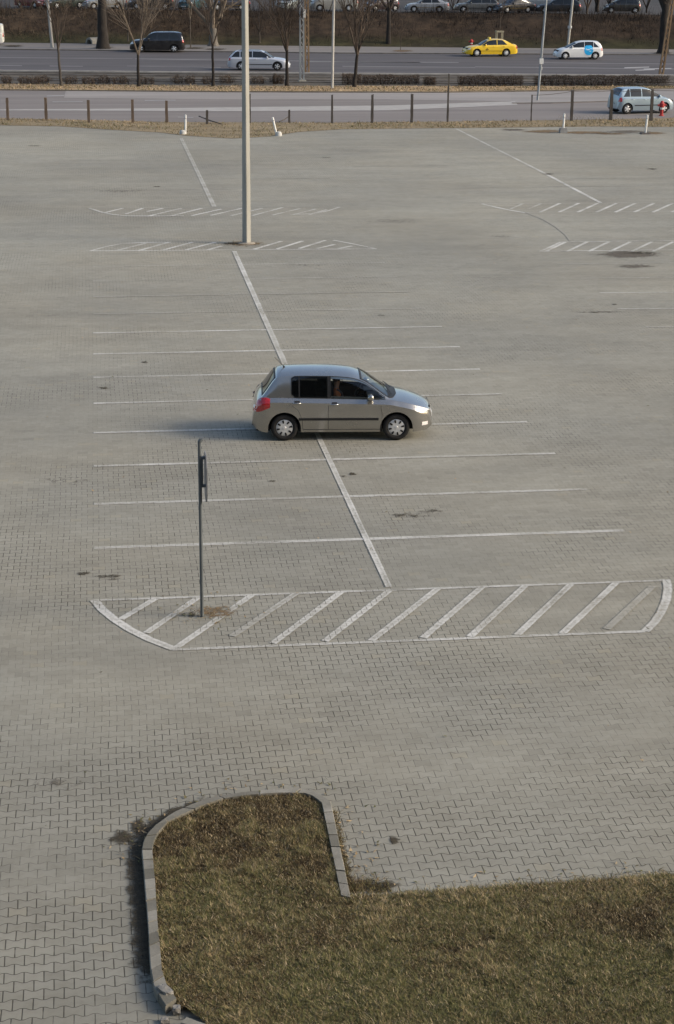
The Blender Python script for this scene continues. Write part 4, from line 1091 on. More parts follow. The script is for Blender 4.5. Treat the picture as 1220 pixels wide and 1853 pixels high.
# seat occupant
def person(label, M, shirt, skin, hair):
    root = empty('person'); root.matrix_world = M; tag(root, label, 'person')
    J = {'pelvis': ((0, 0, .10), (.15, .12)), 'belly': ((-.03, 0, .28), (.13, .11)), 'chest': ((-.06, 0, .46), (.16, .115)), 'neck0': ((-.065, 0, .585), (.06, .06)), 'neck': ((-.055, 0, .65), (.052, .052)), 'head0': ((-.04, 0, .72), (.072, .065)), 'head1': ((-.035, 0, .79), (.092, .078)), 'head2': ((-.04, 0, .86), (.07, .062))}
    names = list(J); V_ = [J[k][0] for k in names]; Rr = [J[k][1] for k in names]; E_ = [(i, i+1) for i in range(len(names)-1)]
    def chain(start, pts):
        p = names.index(start) if isinstance(start, str) else start
        for (c, r) in pts:
            V_.append(c); Rr.append((r, r)); E_.append((p, len(V_)-1)); p = len(V_)-1
        return p
    for s in (-1, 1):
        chain('pelvis', [((.10, s*.09, .09), .085), ((.45, s*.11, .15), .06), ((.62, s*.11, -.18), .045), ((.72, s*.11, -.20), .035)])
        w = chain('chest', [((-.06, s*.17, .52), .062), ((.02, s*.22, .30), .045), ((.22, s*.15, .22), .034), ((.29, s*.11, .22), .028)])
        for k in range(4): chain(w, [((.34, s*(.13-.02*k), .215), .010), ((.375-.006*abs(k-1), s*(.125-.018*k), .195), .009)])
        chain(w, [((.31, s*.075, .235), .011), ((.335, s*.06, .225), .009)])
    me = bpy.data.meshes.new('body'); me.from_pydata(V_, E_, []); o = bpy.data.objects.new('body', me); col.objects.link(o); o.parent = root
    md = o.modifiers.new('skin', 'SKIN'); md.use_smooth_shade = True
    for i, sv_ in enumerate(me.skin_vertices[0].data): sv_.radius = Rr[i]; sv_.use_root = (i == 0)
    sb = o.modifiers.new('sub', 'SUBSURF'); sb.levels = 1; sb.render_levels = 1
    t = NT('person_body'); sp_ = t.n('ShaderNodeSeparateXYZ'); t.put(sp_.inputs[0], t.pos())
    f = t.m('GREATER_THAN', sp_.outputs[2], .60); f2 = t.m('MULTIPLY', t.m('GREATER_THAN', sp_.outputs[0], .255), t.m('GREATER_THAN', sp_.outputs[2], .16)); leg = t.m('LESS_THAN', sp_.outputs[2], .13)
    c = t.mix(t.m('MAXIMUM', f, f2, clamp=True), shirt, skin); c = t.mix(leg, c, (.03, .035, .05)); me.materials.append(t.fin(c, .75, 0, .3))
    hm = MB(); hm.lathe([(.001, .115), (.05, .105), (.085, .07), (.098, .02), (.095, -.03), (.07, -.05)], 14, c=(-.052, 0, .80))
    hm.v = [(v[0]-max(0, v[0]+.0)*.6, v[1]*.92, v[2]) for v in hm.v]; hm.build('hair', hair, root, smooth=60)
    fc = MB()
    fc.tube([(.050, 0, .80), (.072, 0, .77), (.055, 0, .755)], [.010, .014, .008], 6)
    fc.build('nose', t.mat if False else NT('skin_nose').fin(skin, .7), root, smooth=60)
    for s in (-1, 1):
        ey = MB(); ey.lathe([(.001, .011), (.009, .006), (.012, 0), (.009, -.006), (.001, -.011)], 8, c=(.048, s*.032, .80)); ey.build('eye', TRIM, root, smooth=60)
    mo = MB(); mo.box((.052, 0, .728), (.012, .045, .010)); mo.build('mouth', noisy('lips', (.25, .10, .08), (.28, .12, .10), 9, .6), root)
    sb_ = MB(); sb_.tube([(-.05, -.17, .60), (.06, -.09, .50), (.10, .03, .34), (.10, .12, .20)], .022, 4); sb_.build('seat_belt', noisy('grey_belt', (.20, .20, .20), (.25, .25, .25), 9, .8), root)
    return root
Mw = Matrix.Translation(main.location) @ Matrix.Rotation(main.rotation_euler.z, 4, 'Z') @ Matrix.Scale(main.scale.x, 4) @ Matrix.Translation((ox+1.93, -.36, .50))
person('person in a rust orange top sitting inside the silver hatchback behind its front side window', Mw, (.80, .27, .10), (.62, .37, .26), noisy('brown_hair', (.05, .03, .018), (.09, .055, .03), 20, .7))

# traffic
BL = NT('dark_blue_rail'); RAILB = BL.fin((.05, .06, .08), .4)  # even dark blue for the roof rails
WAGON['rails'] = RAILB
car_at('estate_car', WAGON, paint('pale_silver', (.52, .545, .59), .35, .32), 'silver estate car driving on the main road beyond the tall concrete pole', 'car', (436.5, 127.5), (502, 128))
taxi = car_at('taxi', SEDAN, paint('taxi_yellow', (.78, .50, .012), 0, .32), 'yellow taxi with a roof sign on the main road', 'taxi', (916, 102.5), (863, 102.8), side=1)
sh_ = Shape(SEDAN)
ts = MB(); ts.box((2.33, 0, 1.50), (.16, .55, .13), taper=.8); o = ts.build('roof_sign', noisy('sign_yellow', (.75, .55, .08), (.8, .6, .12), 4, .4), taxi); o.location.x = -SEDAN['L']/2
for side in (1, -1):
    o = side_patch(sh_, 'door_emblem', noisy('emblem_brown', (.16, .10, .02), (.30, .19, .02), 8, .6), taxi, lambda x: .52+.06*abs(x-2.75)/.15, lambda x: .72-.12*abs(x-2.75)/.15, 2.6, 2.9, .007, 6, 4, side); o.location.x = -SEDAN['L']/2
wh = car_at('small_car', MINI, paint('plain_white', (.72, .72, .70), 0, .3), 'white hatchback with a blue round graphic on its rear door driving on the main road', 'car', (1077, 107.8), (1023, 107.9), side=1)
shm = Shape(MINI)
for side in (1, -1):
    r = .40
    o = side_patch(shm, 'side_graphic', noisy('graphic_blue', (.02, .30, .62), (.03, .42, .78), 3, .35), wh, lambda x: .80-math.sqrt(max(.0004, r*r-(x-1.32)**2))*1.1, lambda x: min(.80+math.sqrt(max(.0004, r*r-(x-1.32)**2))*1.05, 1.16), .92, 1.72, .013, 14, 6, side); o.location.x = -MINI['L']/2
    for (x0, x1, z0, z1) in ((1.08, 1.30, .90, .98), (1.22, 1.52, .78, .86), (1.12, 1.26, .66, .72)):
        o2 = side_patch(shm, 'lettering', noisy('graphic_white', (.6, .7, .75), (.7, .75, .78), 6, .4), o, lambda x: z0, lambda x: z1-.02*abs(x-(x0+x1)/2)/.1, x0, x1, .017, 4, 2, side)
car_at('minivan', VAN, paint('gloss_black', (.005, .005, .006), 0, .16), 'black people carrier on the main road behind a bare young tree', 'minivan', (315.3, 95.2), (254.5, 94.8), side=1)
car_at('compact_car', MPV, paint('ice_blue', (.30, .38, .43), .45, .30), 'light blue compact car parked on the service road beyond the fence posts', 'car', (1135, 206.5), (1201.5, 204.8))
p = at(-18, 82); car_at('delivery_van', CARGO, paint('van_white', (.62, .61, .55), 0, .4), 'white van at the left end of the far pavement', 'van', loc=(p.x-1.0, p.y+.6, .03), rz=PI+.0, s=.95)
main_specs = [
    ('parked_car', SEDAN, (.32, .035, .03), 8, 24, -.9, 'red car with a white plate nearest the left end of the upper car park', 0),
    ('parked_car', MINI, (.12, .018, .02), 46, 20, 1.2, 'dark maroon car between the red and the green car on the upper car park', 4),
    ('parked_car', WAGON, (.025, .055, .042), 84, 22, -2.6, 'dark green car behind the pale street lamp on the upper car park', 0),
    ('parked_car', SEDAN, (.035, .06, .13), 118, 13, -2.3, 'dark blue car behind the green one on the upper car park', 4),
    ('parked_car', MINI, (.30, .03, .03), 146, 10, -2.4, 'small red car behind the silver one left of the broad trunk', 5),
    ('parked_car', SEDAN, (.50, .51, .50), 176, 19, -2.85, 'silver car with its nose to the left beside the broad trunk', 0),
    ('parked_car', MINI, (.55, .53, .50), 215, 14, -1.8, 'pale car standing right behind the broad trunk on the upper car park', 3),
    ('parked_car', VAN, (.045, .045, .05), 268, 19, 3.0, 'dark grey people carrier above the black one on the upper car park', 0),
    ('parked_car', MINI, (.008, .12, .135), 334, 21, -2.0, 'teal hatchback at the edge of the upper car park', 0),
    ('parked_car', SEDAN, (.03, .035, .06), 408, 20, -2.9, 'navy car seen left of the tall concrete pole on the upper car park', 0),
    ('parked_car', MINI, (.55, .58, .52), 522, 16, -1.9, 'white hatchback behind the twigs left of the grey tram mast', 1),
    ('parked_car', CARGO, (.60, .58, .52), 606, 18, 3.1, 'white van behind the bare tree crown on the upper car park', 1),
    ('parked_car', MPV, (.045, .02, .025), 690, 17, -2.7, 'dark plum car right of the white van on the upper car park', 1),
    ('parked_car', SEDAN, (.62, .64, .66), 772, 19, 3.0, 'white car half hidden by thin trunks on the upper car park', 0),
    ('parked_car', WAGON, (.20, .205, .20), 858, 18, 3.05, 'light grey car left of the dark bushy trunk above the taxi', 1),
    ('parked_car', SEDAN, (.018, .020, .026), 925, 20, -2.75, 'black car right of the dark bushy trunk above the taxi', 0),
    ('parked_car', CARGO, (.6, .62, .62), 948, 8, 2.9, 'white van behind the black car on the upper car park', 6),
    ('parked_car', WAGON, (.015, .017, .022), 1004, 21, 2.95, 'charcoal car behind the grey post with the white box', 0),
    ('parked_car', MPV, (.018, .022, .022), 1100, 15, 3.0, 'dark grey car in the tree shade at the right of the upper car park', 2)]
for (nm, sp, c, px, py, rz, lab, back) in main_specs:
    p = at(px, py, BT_Z); q_ = base_pt((px+700)/2600); p = p+Bn*(BT_OFF+.9+abs(math.sin(rz))*sp['L']*.36+back*.9-(p-q_).dot(Bn))
    car_at(nm, sp, paint('upper_%d' % int(px), tuple(v_*.5 for v_ in c), .1, .4), lab, 'van' if 'van ' in lab else 'car', loc=(p.x, p.y, BT_Z), rz=rz, group='cars on the upper car park')  # paints halved: shade of the trees put into the car colours

# ------------------------------------------------------------------ poles, posts
def pole_to(px, py, top_px, z=0, hmax=None):
    P = at(px, py, z); return P
CONC = noisy('pole_concrete', (.27, .26, .225), (.37, .355, .31), 1.2, .85, detail=7, sc=(3, 3, .5), bump=.15)
P = at(446.5, 440.5)
root = empty('lamp_post', P); tag(root, 'tall tapering concrete lamp post with leaves at its foot in the car park', 'lamp post')
mb = MB(); Hh = 11.5
a0 = rad(-4)
for k, (z, r) in enumerate(((-.1, .150), (Hh, .100))):
    for i in range(8):
        t = a0+PI/2*(i//2)+(-.42 if i % 2 == 0 else .42)*1.0*0+((-.10) if i % 2 == 0 else .10); mb.v.append((math.cos(t)*r, math.sin(t)*r, z))
for i in range(8): mb.f.append((i, (i+1) % 8, 8+(i+1) % 8, 8+i)); mb.m.append(0)
mb.f.append(tuple(range(8, 16))); mb.m.append(0)
mb.build('pole', CONC, root)
mb = MB(); mb.tube([(0, 0, Hh-.1), (0, .2, Hh+.5), (0, .9, Hh+.8), (0, 1.5, Hh+.85)], [.06, .05, .045, .04], 8); mb.build('bracket', noisy('grey_steel', (.20, .21, .22), (.28, .29, .30), 2, .5, .4), root)
mb = MB(); mb.box((0, 1.75, Hh+.84), (.28, .7, .14), taper=.8); mb.build('lamp_head', noisy('grey_steel'  , (.2, .2, .2), (.3, .3, .3)), root)
mb = MB(); mb.lathe([(.001, .05), (.22, .045), (.30, .02), (.33, -.02)], 12); mb.build('footing', noisy('footing_concrete', (.22, .19, .15), (.32, .28, .22), 4, .95), root)

STEEL = noisy('galvanised_steel', (.22, .235, .245), (.33, .345, .35), 2.5, .5, .35, sc=(3, 3, .6))
DSTEEL = noisy('dark_painted_steel', (.085, .098, .102), (.145, .158, .16), 3, .6, .2, sc=(3, 3, .6))
# sign post with its plate seen edge on
P = at(366, 1116); Ht = height_at(P, 799)
root = empty('sign_post', P); tag(root, 'thin dark grey post with traffic sign seen edge on at the hatched island', 'sign post')
mb = MB(); mb.tube([(0, 0, -.05), (0, 0, Ht)], .028, 12); mb.build('post', DSTEEL, root, smooth=50)
mb = MB(); mb.tube([(0, 0, Ht-.01), (.015, 0, Ht+.02), (.05, .0, Ht+.035)], [.033, .034, .02], 10); mb.build('cap', DSTEEL, root, smooth=50)
zt1, zb1 = height_at(P, 824), height_at(P, 886)
for z in (zt1-.04, zb1+.06):
    mb = MB(); mb.box((.045, .0, z), (.11, .065, .035)); mb.build('clamp', DSTEEL, root)
ang = rad(91)
pl = MB(); hz = (zt1-zb1)/2+.10; cz = (zt1+zb1)/2-.06; ww = .30
# vertical plate almost in line with the view, with turned edges
d = Vector((math.cos(ang), math.sin(ang), 0)); nn = Vector((d.y, -d.x, 0)); c0 = Vector((.088, 0, cz))
out_ = [(-ww, hz*.55), (-ww, -hz*.55), (-ww*.6, -hz*.95), (0, -hz*1.12), (ww*.6, -hz*.95), (ww, -hz*.55), (ww, hz*.55), (ww*.5, hz*.98), (-ww*.5, hz*.98)]
vs = [c0+d*u+Vector((0, 0, v))+nn*t for t in (-.006, .006) for u, v in out_]; n9 = len(out_)
pl.add(vs, [tuple(range(n9)), tuple(reversed(range(n9, 2*n9)))]+[(i, n9+i, n9+(i+1) % n9, (i+1) % n9) for i in range(n9)])
pl.build('sign_plate', noisy('sign_back_grey', (.20, .19, .185), (.28, .27, .26), 4, .5, .3), root)
bk = MB(); bk.box((.034, 0, (zt1+zb1)/2), (.03, .05, zt1-zb1-.1)); bk.build('backing_bar', DSTEEL, root)

# fence posts
WOOD = noisy('weathered_post', (.075, .055, .040), (.155, .115, .085), 3, .95, detail=8, sc=(4, 4, .7), bump=.5)
WOODD = noisy('dark_weathered_post', (.045, .038, .033), (.10, .088, .075), 3, .95, detail=8, sc=(4, 4, .7), bump=.5)
g = 'old fence posts along the edge of the car park'
posts = [(14.5, 217.5, 11.5, 177.5, .085, WOOD, 'brown fence post nearest the left end of the fence'),
    (84, 217.5, 81.5, 177.5, .085, WOOD, 'brown fence post second from the left end of the fence'),
    (161, 222, 159, 181, .085, WOOD, 'brown fence post third from the left end of the fence'),
    (240.5, 222.5, 240, 181, .08, WOOD, 'brown fence post midway between the left lamp trees, fourth from the left'),
    (302, 221.5, 301, 181.5, .085, WOOD, 'brown fence post just left of the upright white bollard'),
    (375, 224.5, 374.5, 199.5, .07, WOODD, 'short broken fence post right of the upright white bollard'),
    (452.5, 223, 452, 170, .05, WOODD, 'slim fence post half hidden behind the tall concrete pole'),
    (523.5, 222.5, 524, 199, .06, WOODD, 'short broken fence post right of the leaning white bollard'),
    (601, 223, 600.5, 172, .06, WOODD, 'grey fence post first right of the leaning white bollard, thin and leaning'),
    (673.5, 223, 673, 171, .075, WOODD, 'dark fence post standing second right of the leaning white bollard'),
    (745, 222, 745, 170.5, .075, WOODD, 'dark fence post standing third right of the leaning white bollard'),
    (810, 221.5, 811.5, 134, .05, WOODD, 'very tall thin dark fence post reaching up to the hedge'),
    (961, 219.5, 960, 171, .035, WOODD, 'thin rod like fence post below the grey lamp with white box'),
    (1034, 219, 1036, 163.5, .08, WOODD, 'dark fence post right behind a white bollard left of the blue car'),
    (1105, 217.5, 1107, 162.5, .09, WOODD, 'dark fence post at the tail of the light blue car'),
    (1178, 219, 1180.5, 162, .085, WOODD, 'dark fence post in front of the light blue car bonnet')]
rp = random.Random(5); ptops = {}
for (bx, by, tx, ty, w, mt, lab) in posts:
    P = at(bx, by); h = height_at(P, ty); s = 1/px_per_m(P); lean = Vector(((tx-bx)*s*.0, rp.uniform(-.03, .03), 0))
    mb = MB(); n = 7; rows_ = []
    for k in range(n+1):
        u = k/n; c = lean*u; ww = w*(1-.12*u)*(1+rp.uniform(-.06, .06))
        for (ax, ay) in ((-1, -1), (1, -1), (1, 1), (-1, 1)):
            mb.v.append((c.x+ax*ww+rp.uniform(-.008, .008), c.y+ay*ww*.8, -.08+(h+.08)*u+(rp.uniform(-.03, .04) if k == n else 0)))
    for k in range(n):
        for i in range(4): mb.f.append((k*4+i, k*4+(i+1) % 4, k*4+4+(i+1) % 4, k*4+4+i)); mb.m.append(0)
    mb.f.append((n*4, n*4+1, n*4+2, n*4+3)); mb.m.append(0)
    o = mb.build('fence_post', mt); o.location = (P.x, P.y, 0); tag(o, lab, 'fence post', g); ptops[bx] = (P, h)
# wire between the right hand posts and fallen rails
mb = MB(); W_ = [ptops[k] for k in (961, 1034, 1105, 1178)]
for frac in (.97,):
    for (A, ha), (B, hb) in zip(W_[:-1], W_[1:]):
        pts = [Vector((A.x, A.y, ha*frac)).lerp(Vector((B.x, B.y, hb*frac)), u)-Vector((0, 0, .05*math.sin(PI*u))) for u in (0, .25, .5, .75, 1)]; mb.tube(pts, .012, 4)
A, ha = W_[-1]; Bq = at(1290, 219); mb.tube([(A.x, A.y, ha*.97), (Bq.x, Bq.y, ha*.95)], .012, 4)
o = mb.build('fence_wire', noisy('rusty_wire', (.06, .045, .035), (.12, .085, .06), 4, .7)); tag(o, 'thin rusty wire strung along the tops of the fence posts by the blue car', 'wire')
for (x0, y0, z0, x1, y1, z1, lab) in ((360, 219, .28, 401, 226, .05, 'fallen wooden rail leaning on the short post by the upright bollard'), (506, 222, .05, 525, 217, .25, 'fallen wooden rail leaning on the short post by the leaning bollard')):
    A, Bq = at(x0, y0), at(x1, y1); mb = MB(); mb.tube([(A.x, A.y, z0), ((A.x+Bq.x)/2, (A.y+Bq.y)/2, (z0+z1)/2-.03), (Bq.x, Bq.y, z1)], [.03, .035, .03], 6); tag(mb.build('fallen_rail', WOODD), lab, 'wooden rail', 'fallen fence rails')
# low wire edging
mb = MB()
for i in range(22):
    A, Bq = at(1010+i*5, 215.5), at(1015+i*5, 215.5); pts = [A.lerp(Bq, u)+Vector((0, 0, .02+.22*math.sin(PI*u))) for u in (0, .2, .5, .8, 1)]; mb.tube(pts, .012, 4)
tag(mb.build('wire_edging', noisy('pale_wire', (.25, .23, .20), (.35, .32, .28), 3, .7)), 'row of low wire hoops edging the verge left of the blue car', 'edging')

# white bollards
WHT = noisy('bollard_white', (.55, .54, .50), (.72, .71, .67), 5, .7, detail=6)
BCON = noisy('bollard_base', (.17, .17, .165), (.27, .265, .25), 4, .9)
gb = 'white bollards at the far edge of the car park'
for (bx, by, tx, ty, base, lab) in ((335.5, 243, 336.5, 207.5, 'round', 'upright white bollard left of the tall concrete pole'), (501, 246, 493.5, 212, 'round', 'white bollard leaning to the left right of the tall concrete pole'),
                                   (1019, 240.5, 1020, 205.5, 'block', 'white bollard on grey block foot left of the blue car'), (1168, 242.5, 1170, 208, 'flat', 'white bollard with flat dark foot in front of the blue car')):
    P = at(bx, by); h = height_at(P, ty); s = 1/px_per_m(P); dx = (tx-bx)*s
    root = empty('bollard', P); tag(root, lab, 'bollard', gb)
    mb = MB(); mb.tube([(0, 0, .02), (dx*.5, 0, h*.5), (dx*.80, 0, h*.80)], .058, 10); mb.tube([(dx*.80, 0, h*.80), (dx*.84, 0, h*.84)], .062, 10, m=1); mb.tube([(dx*.84, 0, h*.84), (dx*.98, 0, h*.98), (dx, 0, h)], [.058, .055, .03], 10); mb.build('post', [WHT, noisy('bollard_band', (.30, .27, .25), (.4, .37, .35), 4, .7)], root, smooth=45)
    mb = MB()
    if base == 'round': mb.lathe([(.001, .24), (.13, .22), (.17, .14), (.18, 0)], 10, c=(-.14 if tx > bx else .10, 0, 0)); mb.build('foot', noisy('white_foot', (.38, .37, .34), (.5, .49, .45), 4, .85), root, smooth=60)
    elif base == 'block': mb.box((0, 0, .14), (.42, .36, .28), taper=.85); mb.build('foot', BCON, root)
    else: mb.box((-.02, 0, .04), (.55, .45, .08), taper=.8); mb.build('foot', noisy('dark_foot', (.06, .055, .05), (.1, .09, .08), 4, .9), root)

# red hydrants
HRED = noisy('hydrant_red', (.30, .025, .025), (.40, .05, .045), 5, .5)
def hydrant(px, py, ty, lab, z=0):
    P = at(px, py, z); h = height_at(P, ty)-z; root = empty('hydrant', (P.x, P.y, z), s=1); tag(root, lab, 'hydrant', 'red fire hydrants')
    mb = MB(); mb.lathe([(.001, -.03), (.16, -.03), (.16, .05), (.10, .07), (.095, h*.55), (.10, h*.58)], 12); mb.build('barrel', HRED, root, smooth=40)
    mb = MB(); mb.lathe([(.15, h*.56), (.16, h*.60), (.15, h*.72), (.17, h*.74), (.17, h*.80), (.12, h*.86), (.10, h*.94), (.05, h*.98), (.001, h)], 12)
    hd = mb.build('head', HRED, root, smooth=40)
    for s in (-1, 1):
        mb = MB(); mb.tube([(s*.12, 0, h*.70), (s*.26, 0, h*.70)], [.065, .075], 8); mb.build('outlet', HRED, root, smooth=40)
    mb = MB(); mb.lathe([(.106, h*.42), (.112, h*.43), (.112, h*.55), (.106, h*.56)], 12); mb.build('band', WHT, root)
hydrant(1197, 209.5, 182, 'red fire hydrant with a white band beside the blue car')
hydrant(853, 85.5, 70.5, 'small red hydrant on the grass beyond the taxi bonnet', .05)

# street poles on the verge, median and far pavement
def plain_pole(name, px, py, lean_px, r0_, r1_, h, mat, lab, cat, ring=None, box=None, z=0, foot=None):
    P = at(px, py, z); root = empty(name, (P.x, P.y, z)); tag(root, lab, cat)
    s = 1/px_per_m(P); hv = height_at(P, 0)-z; dx = lean_px*s/hv
    mb = MB(); mb.tube([(0, 0, -.1), (dx*h*.3, 0, h*.3), (dx*h, 0, h)], [r0_, r0_*.7+r1_*.3, r1_], 12); mb.build('pole', mat, root, smooth=50)
    if ring: zz_ = height_at(P, ring)-z; mb = MB(); mb.tube([(dx*zz_, 0, zz_-.12), (dx*zz_, 0, zz_+.12)], r0_*1.6, 10); mb.build('collar', noisy('pale_collar', (.4, .4, .39), (.5, .5, .48), 4, .6), root, smooth=50)
    if box:
        zz_ = height_at(P, box)-z; mb = MB(); mb.box((dx*zz_+.0, -r0_-.06, zz_), (.26, .14, .34)); mb.build('control_box', noisy('box_white', (.55, .54, .5), (.65, .64, .6), 4, .6), root)
        mb = MB(); mb.tube([(dx*zz_, 0, zz_-.55), (dx*zz_, 0, zz_-.40)], r0_*1.35, 10); mb.build('collar', STEEL, root, smooth=50)
    if foot: mb = MB(); mb.box((0, 0, foot/2-.02), (.6, .5, foot), taper=.85); mb.build('footing', noisy('footing_pale', (.24, .22, .18), (.33, .31, .26), 4, .9), root)
    # lamp arm above the picture
    mb = MB(); mb.tube([(dx*h, 0, h-.05), (dx*h, .3, h+.35), (dx*h, 1.3, h+.5)], [r1_*.8, r1_*.7, r1_*.6], 8); mb.build('bracket', mat, root, smooth=50)
    mb = MB(); mb.box((dx*h, 1.6, h+.48), (.25, .6, .12), taper=.8); mb.build('lamp_head', STEEL, root)
    return root
PALEC = noisy('pale_pole', (.34, .325, .29), (.46, .44, .40), 2, .75, sc=(3, 3, .6))
plain_pole('street_lamp', 95, 86, -5.5, .15, .11, 9, noisy('old_concrete_pole', (.28, .265, .235), (.42, .40, .355), 1.5, .85, sc=(3, 3, .6), bump=.3), 'old pale concrete street lamp on the far pavement at left', 'street lamp', z=.03)
plain_pole('street_lamp', 601.3, 160.5, 1.8, .095, .085, 9, PALEC, 'slim pale street lamp standing on the leaf strip in the median', 'street lamp')
plain_pole('street_lamp', 973, 181.5, 8.5, .082, .07, 9.5, STEEL, 'grey steel street lamp with a white control box on the service road', 'street lamp', box=110.5)
plain_pole('street_lamp', 1027, 91, 5.5, .13, .10, 9, PALEC, 'pale street lamp with collar behind the white hatchback', 'street lamp', ring=49, z=.03)
# grey steel mast (two bars) and rusty lattice masts
def mast(name, px, py, lean_px, w0, w1, mat, lab, h=9.5, face=True, box=None, foot=None, lac=True, bar=.05):
    P = at(px, py); root = empty(name, P); tag(root, lab, 'tram mast'); s = 1/px_per_m(P); hv = height_at(P, 0); dx = lean_px*s/hv
    for sx in (-1, 1):
        mb = MB()
        for k in range(2): pass
        pts0 = (sx*w0/2, 0, -.1); pts1 = (dx*h+sx*w1/2, 0, h)
        vs = []
        for (p_, d_) in ((pts0, .10), (pts1, .08)):
            for ax, ay in ((-bar, -d_), (bar, -d_), (bar, d_), (-bar, d_)): vs.append((p_[0]+ax, p_[1]+ay, p_[2]))
        mb.add(vs, [(3, 2, 1, 0), (4, 5, 6, 7), (0, 1, 5, 4), (1, 2, 6, 5), (2, 3, 7, 6), (3, 0, 4, 7)]); mb.build('upright', mat, root)
    mb = MB(); n = int(h/.42)
    for k in range(n):
        za, zb_ = k*h/n, (k+1)*h/n; wa, wb_ = w0+(w1-w0)*za/h-.02, w0+(w1-w0)*zb_/h-.02; sg = 1 if k % 2 else -1
        for yy in (-.085, .085): mb.tube([(dx*za-sg*wa/2, yy, za+.02), (dx*zb_+sg*wb_/2, yy, zb_-.02)], .022 if lac else .016, 4)
    mb.build('lacing', mat, root)
    if box:
        zz_ = height_at(P, box); mb = MB(); mb.box((dx*zz_+w0/2+.04, -.2, zz_), (.17, .16, .58)); mb.build('control_box', noisy('box_white', (.55, .54, .5), (.65, .64, .6), 4, .6), root)
    if foot: mb = MB(); mb.box((.02, 0, foot/2-.02), (.62, .6, foot), taper=.85); mb.build('footing', noisy('footing_pale', (.24, .22, .18), (.33, .31, .26), 4, .9), root)
    return root
RUST = noisy('rusty_mast', (.13, .080, .042), (.27, .19, .115), 2.2, .85, detail=7, sc=(2, 2, .6))
mast('tram_mast', 546.8, 150, -1.0, .26, .22, noisy('blue_grey_mast', (.20, .215, .225), (.31, .325, .33), 2, .6, .2, sc=(2, 2, .5)), 'blue grey two bar tram mast with a small white box on its side', box=24, foot=.22, bar=.055)
mast('tram_mast', 556, 134.5, -1.6, .26, .22, RUST, 'rusty brown lattice tram mast right beside the blue grey one', bar=.06)
mast('tram_mast', 1196, 136.5, 12.5, .30, .20, RUST, 'rusty brown lattice tram mast leaning right near the right end of the median', bar=.055)

# ------------------------------------------------------------------ trees
def bark(name, a, b): return noisy(name, a, b, 3, .95, detail=8, sc=(3, 3, .6), bump=.6)
BK_DARK = bark('dark_bark', (.016, .013, .011), (.040, .033, .027)); BK_GREY = bark('grey_bark', (.05, .042, .033), (.12, .10, .08)); BK_PALE = bark('pale_bark', (.085, .075, .062), (.18, .16, .135))
TW_BROWN = bark('twig_brown', (.045, .034, .026), (.10, .075, .055)); TW_PALE = bark('twig_pale', (.10, .08, .06), (.19, .155, .12)); TW_DARK = bark('twig_dark', (.02, .016, .013), (.05, .04, .033))
def tree(name, base, h, r, fork, nl, spread, lab, bk, tw, seed, group=None, levels=3, kids=5, twig=.012, lean=(0, 0), up_=.25, lfac=.62, limb_trunk=True, crook=.10):
    R_ = random.Random(seed); root = empty(name, base); tag(root, lab, 'tree', group)
    tm_, cm = MB(), MB()
    def rv(): return Vector((R_.gauss(0, 1), R_.gauss(0, 1), R_.gauss(0, 1)))
    def grow(p, d, ln, r_, lv):
        n = 5 if lv < 2 else 4; pts = [p.copy()]; rs_ = [r_]; dd = d.copy()
        for k in range(n):
            dd = (dd+rv()*crook*(1 if lv else .25)+Vector((0, 0, up_*.25))).normalized(); pts.append(pts[-1]+dd*ln/n); rs_.append(max(twig*.6, r_*(1-.62*(k+1)/n)))
        (tm_ if lv == 0 else cm).tube(pts, rs_, (10, 6, 4, 3, 3)[lv], cap=(lv == 0))
        if lv >= levels: return
        for k in range(kids if lv else 0):
            u = .25+.75*(k+R_.random())/kids; i = min(int(u*n), n-1); q = pts[i].lerp(pts[i+1], u*n-i)
            ax = (pts[i+1]-pts[i]).normalized(); sd2 = rv(); sd2 = (sd2-ax*sd2.dot(ax)).normalized(); a = R_.uniform(.45, .95)
            nd = (ax*math.cos(a)+sd2*math.sin(a)+Vector((0, 0, up_))).normalized()
            grow(q, nd, ln*R_.uniform(.38, lfac), max(twig, rs_[i]*.55), lv+1)
        return pts[-1]
    # trunk
    tp = []; p = Vector((0, 0, -.15)); n = 7
    for k in range(n+1):
        u = k/n; tp.append(Vector((lean[0]*u+R_.gauss(0, .02)*fork*.3*(0 < k), lean[1]*u, -.15+(fork+.15)*u)))
    rs_ = [r*(1.45 if k == 0 else 1.12 if k == 1 else 1-.28*k/n) for k in range(n+1)]
    tm_.tube(tp, rs_, 10)
    for k in range(nl):
        a = 2*PI*(k+R_.uniform(-.25, .25))/nl+seed; s = spread*R_.uniform(.55, 1.1); z = R_.uniform(0, .14) if k else 0
        d = Vector((math.cos(a)*math.sin(s), math.sin(a)*math.sin(s), math.cos(s)))
        grow(tp[-1]-Vector((0, 0, z*fork)), d, (h-fork)*R_.uniform(.7, 1.0), r*R_.uniform(.42, .6), 1)
    tm_.build('trunk', bk, root, smooth=60); cm.build('crown', tw, root, smooth=60)
    return root
gt = 'bare young trees along the tram track'
def tree_px(px, py, fork_py, z=0): P = at(px, py, z); return P, height_at(P, fork_py)-z
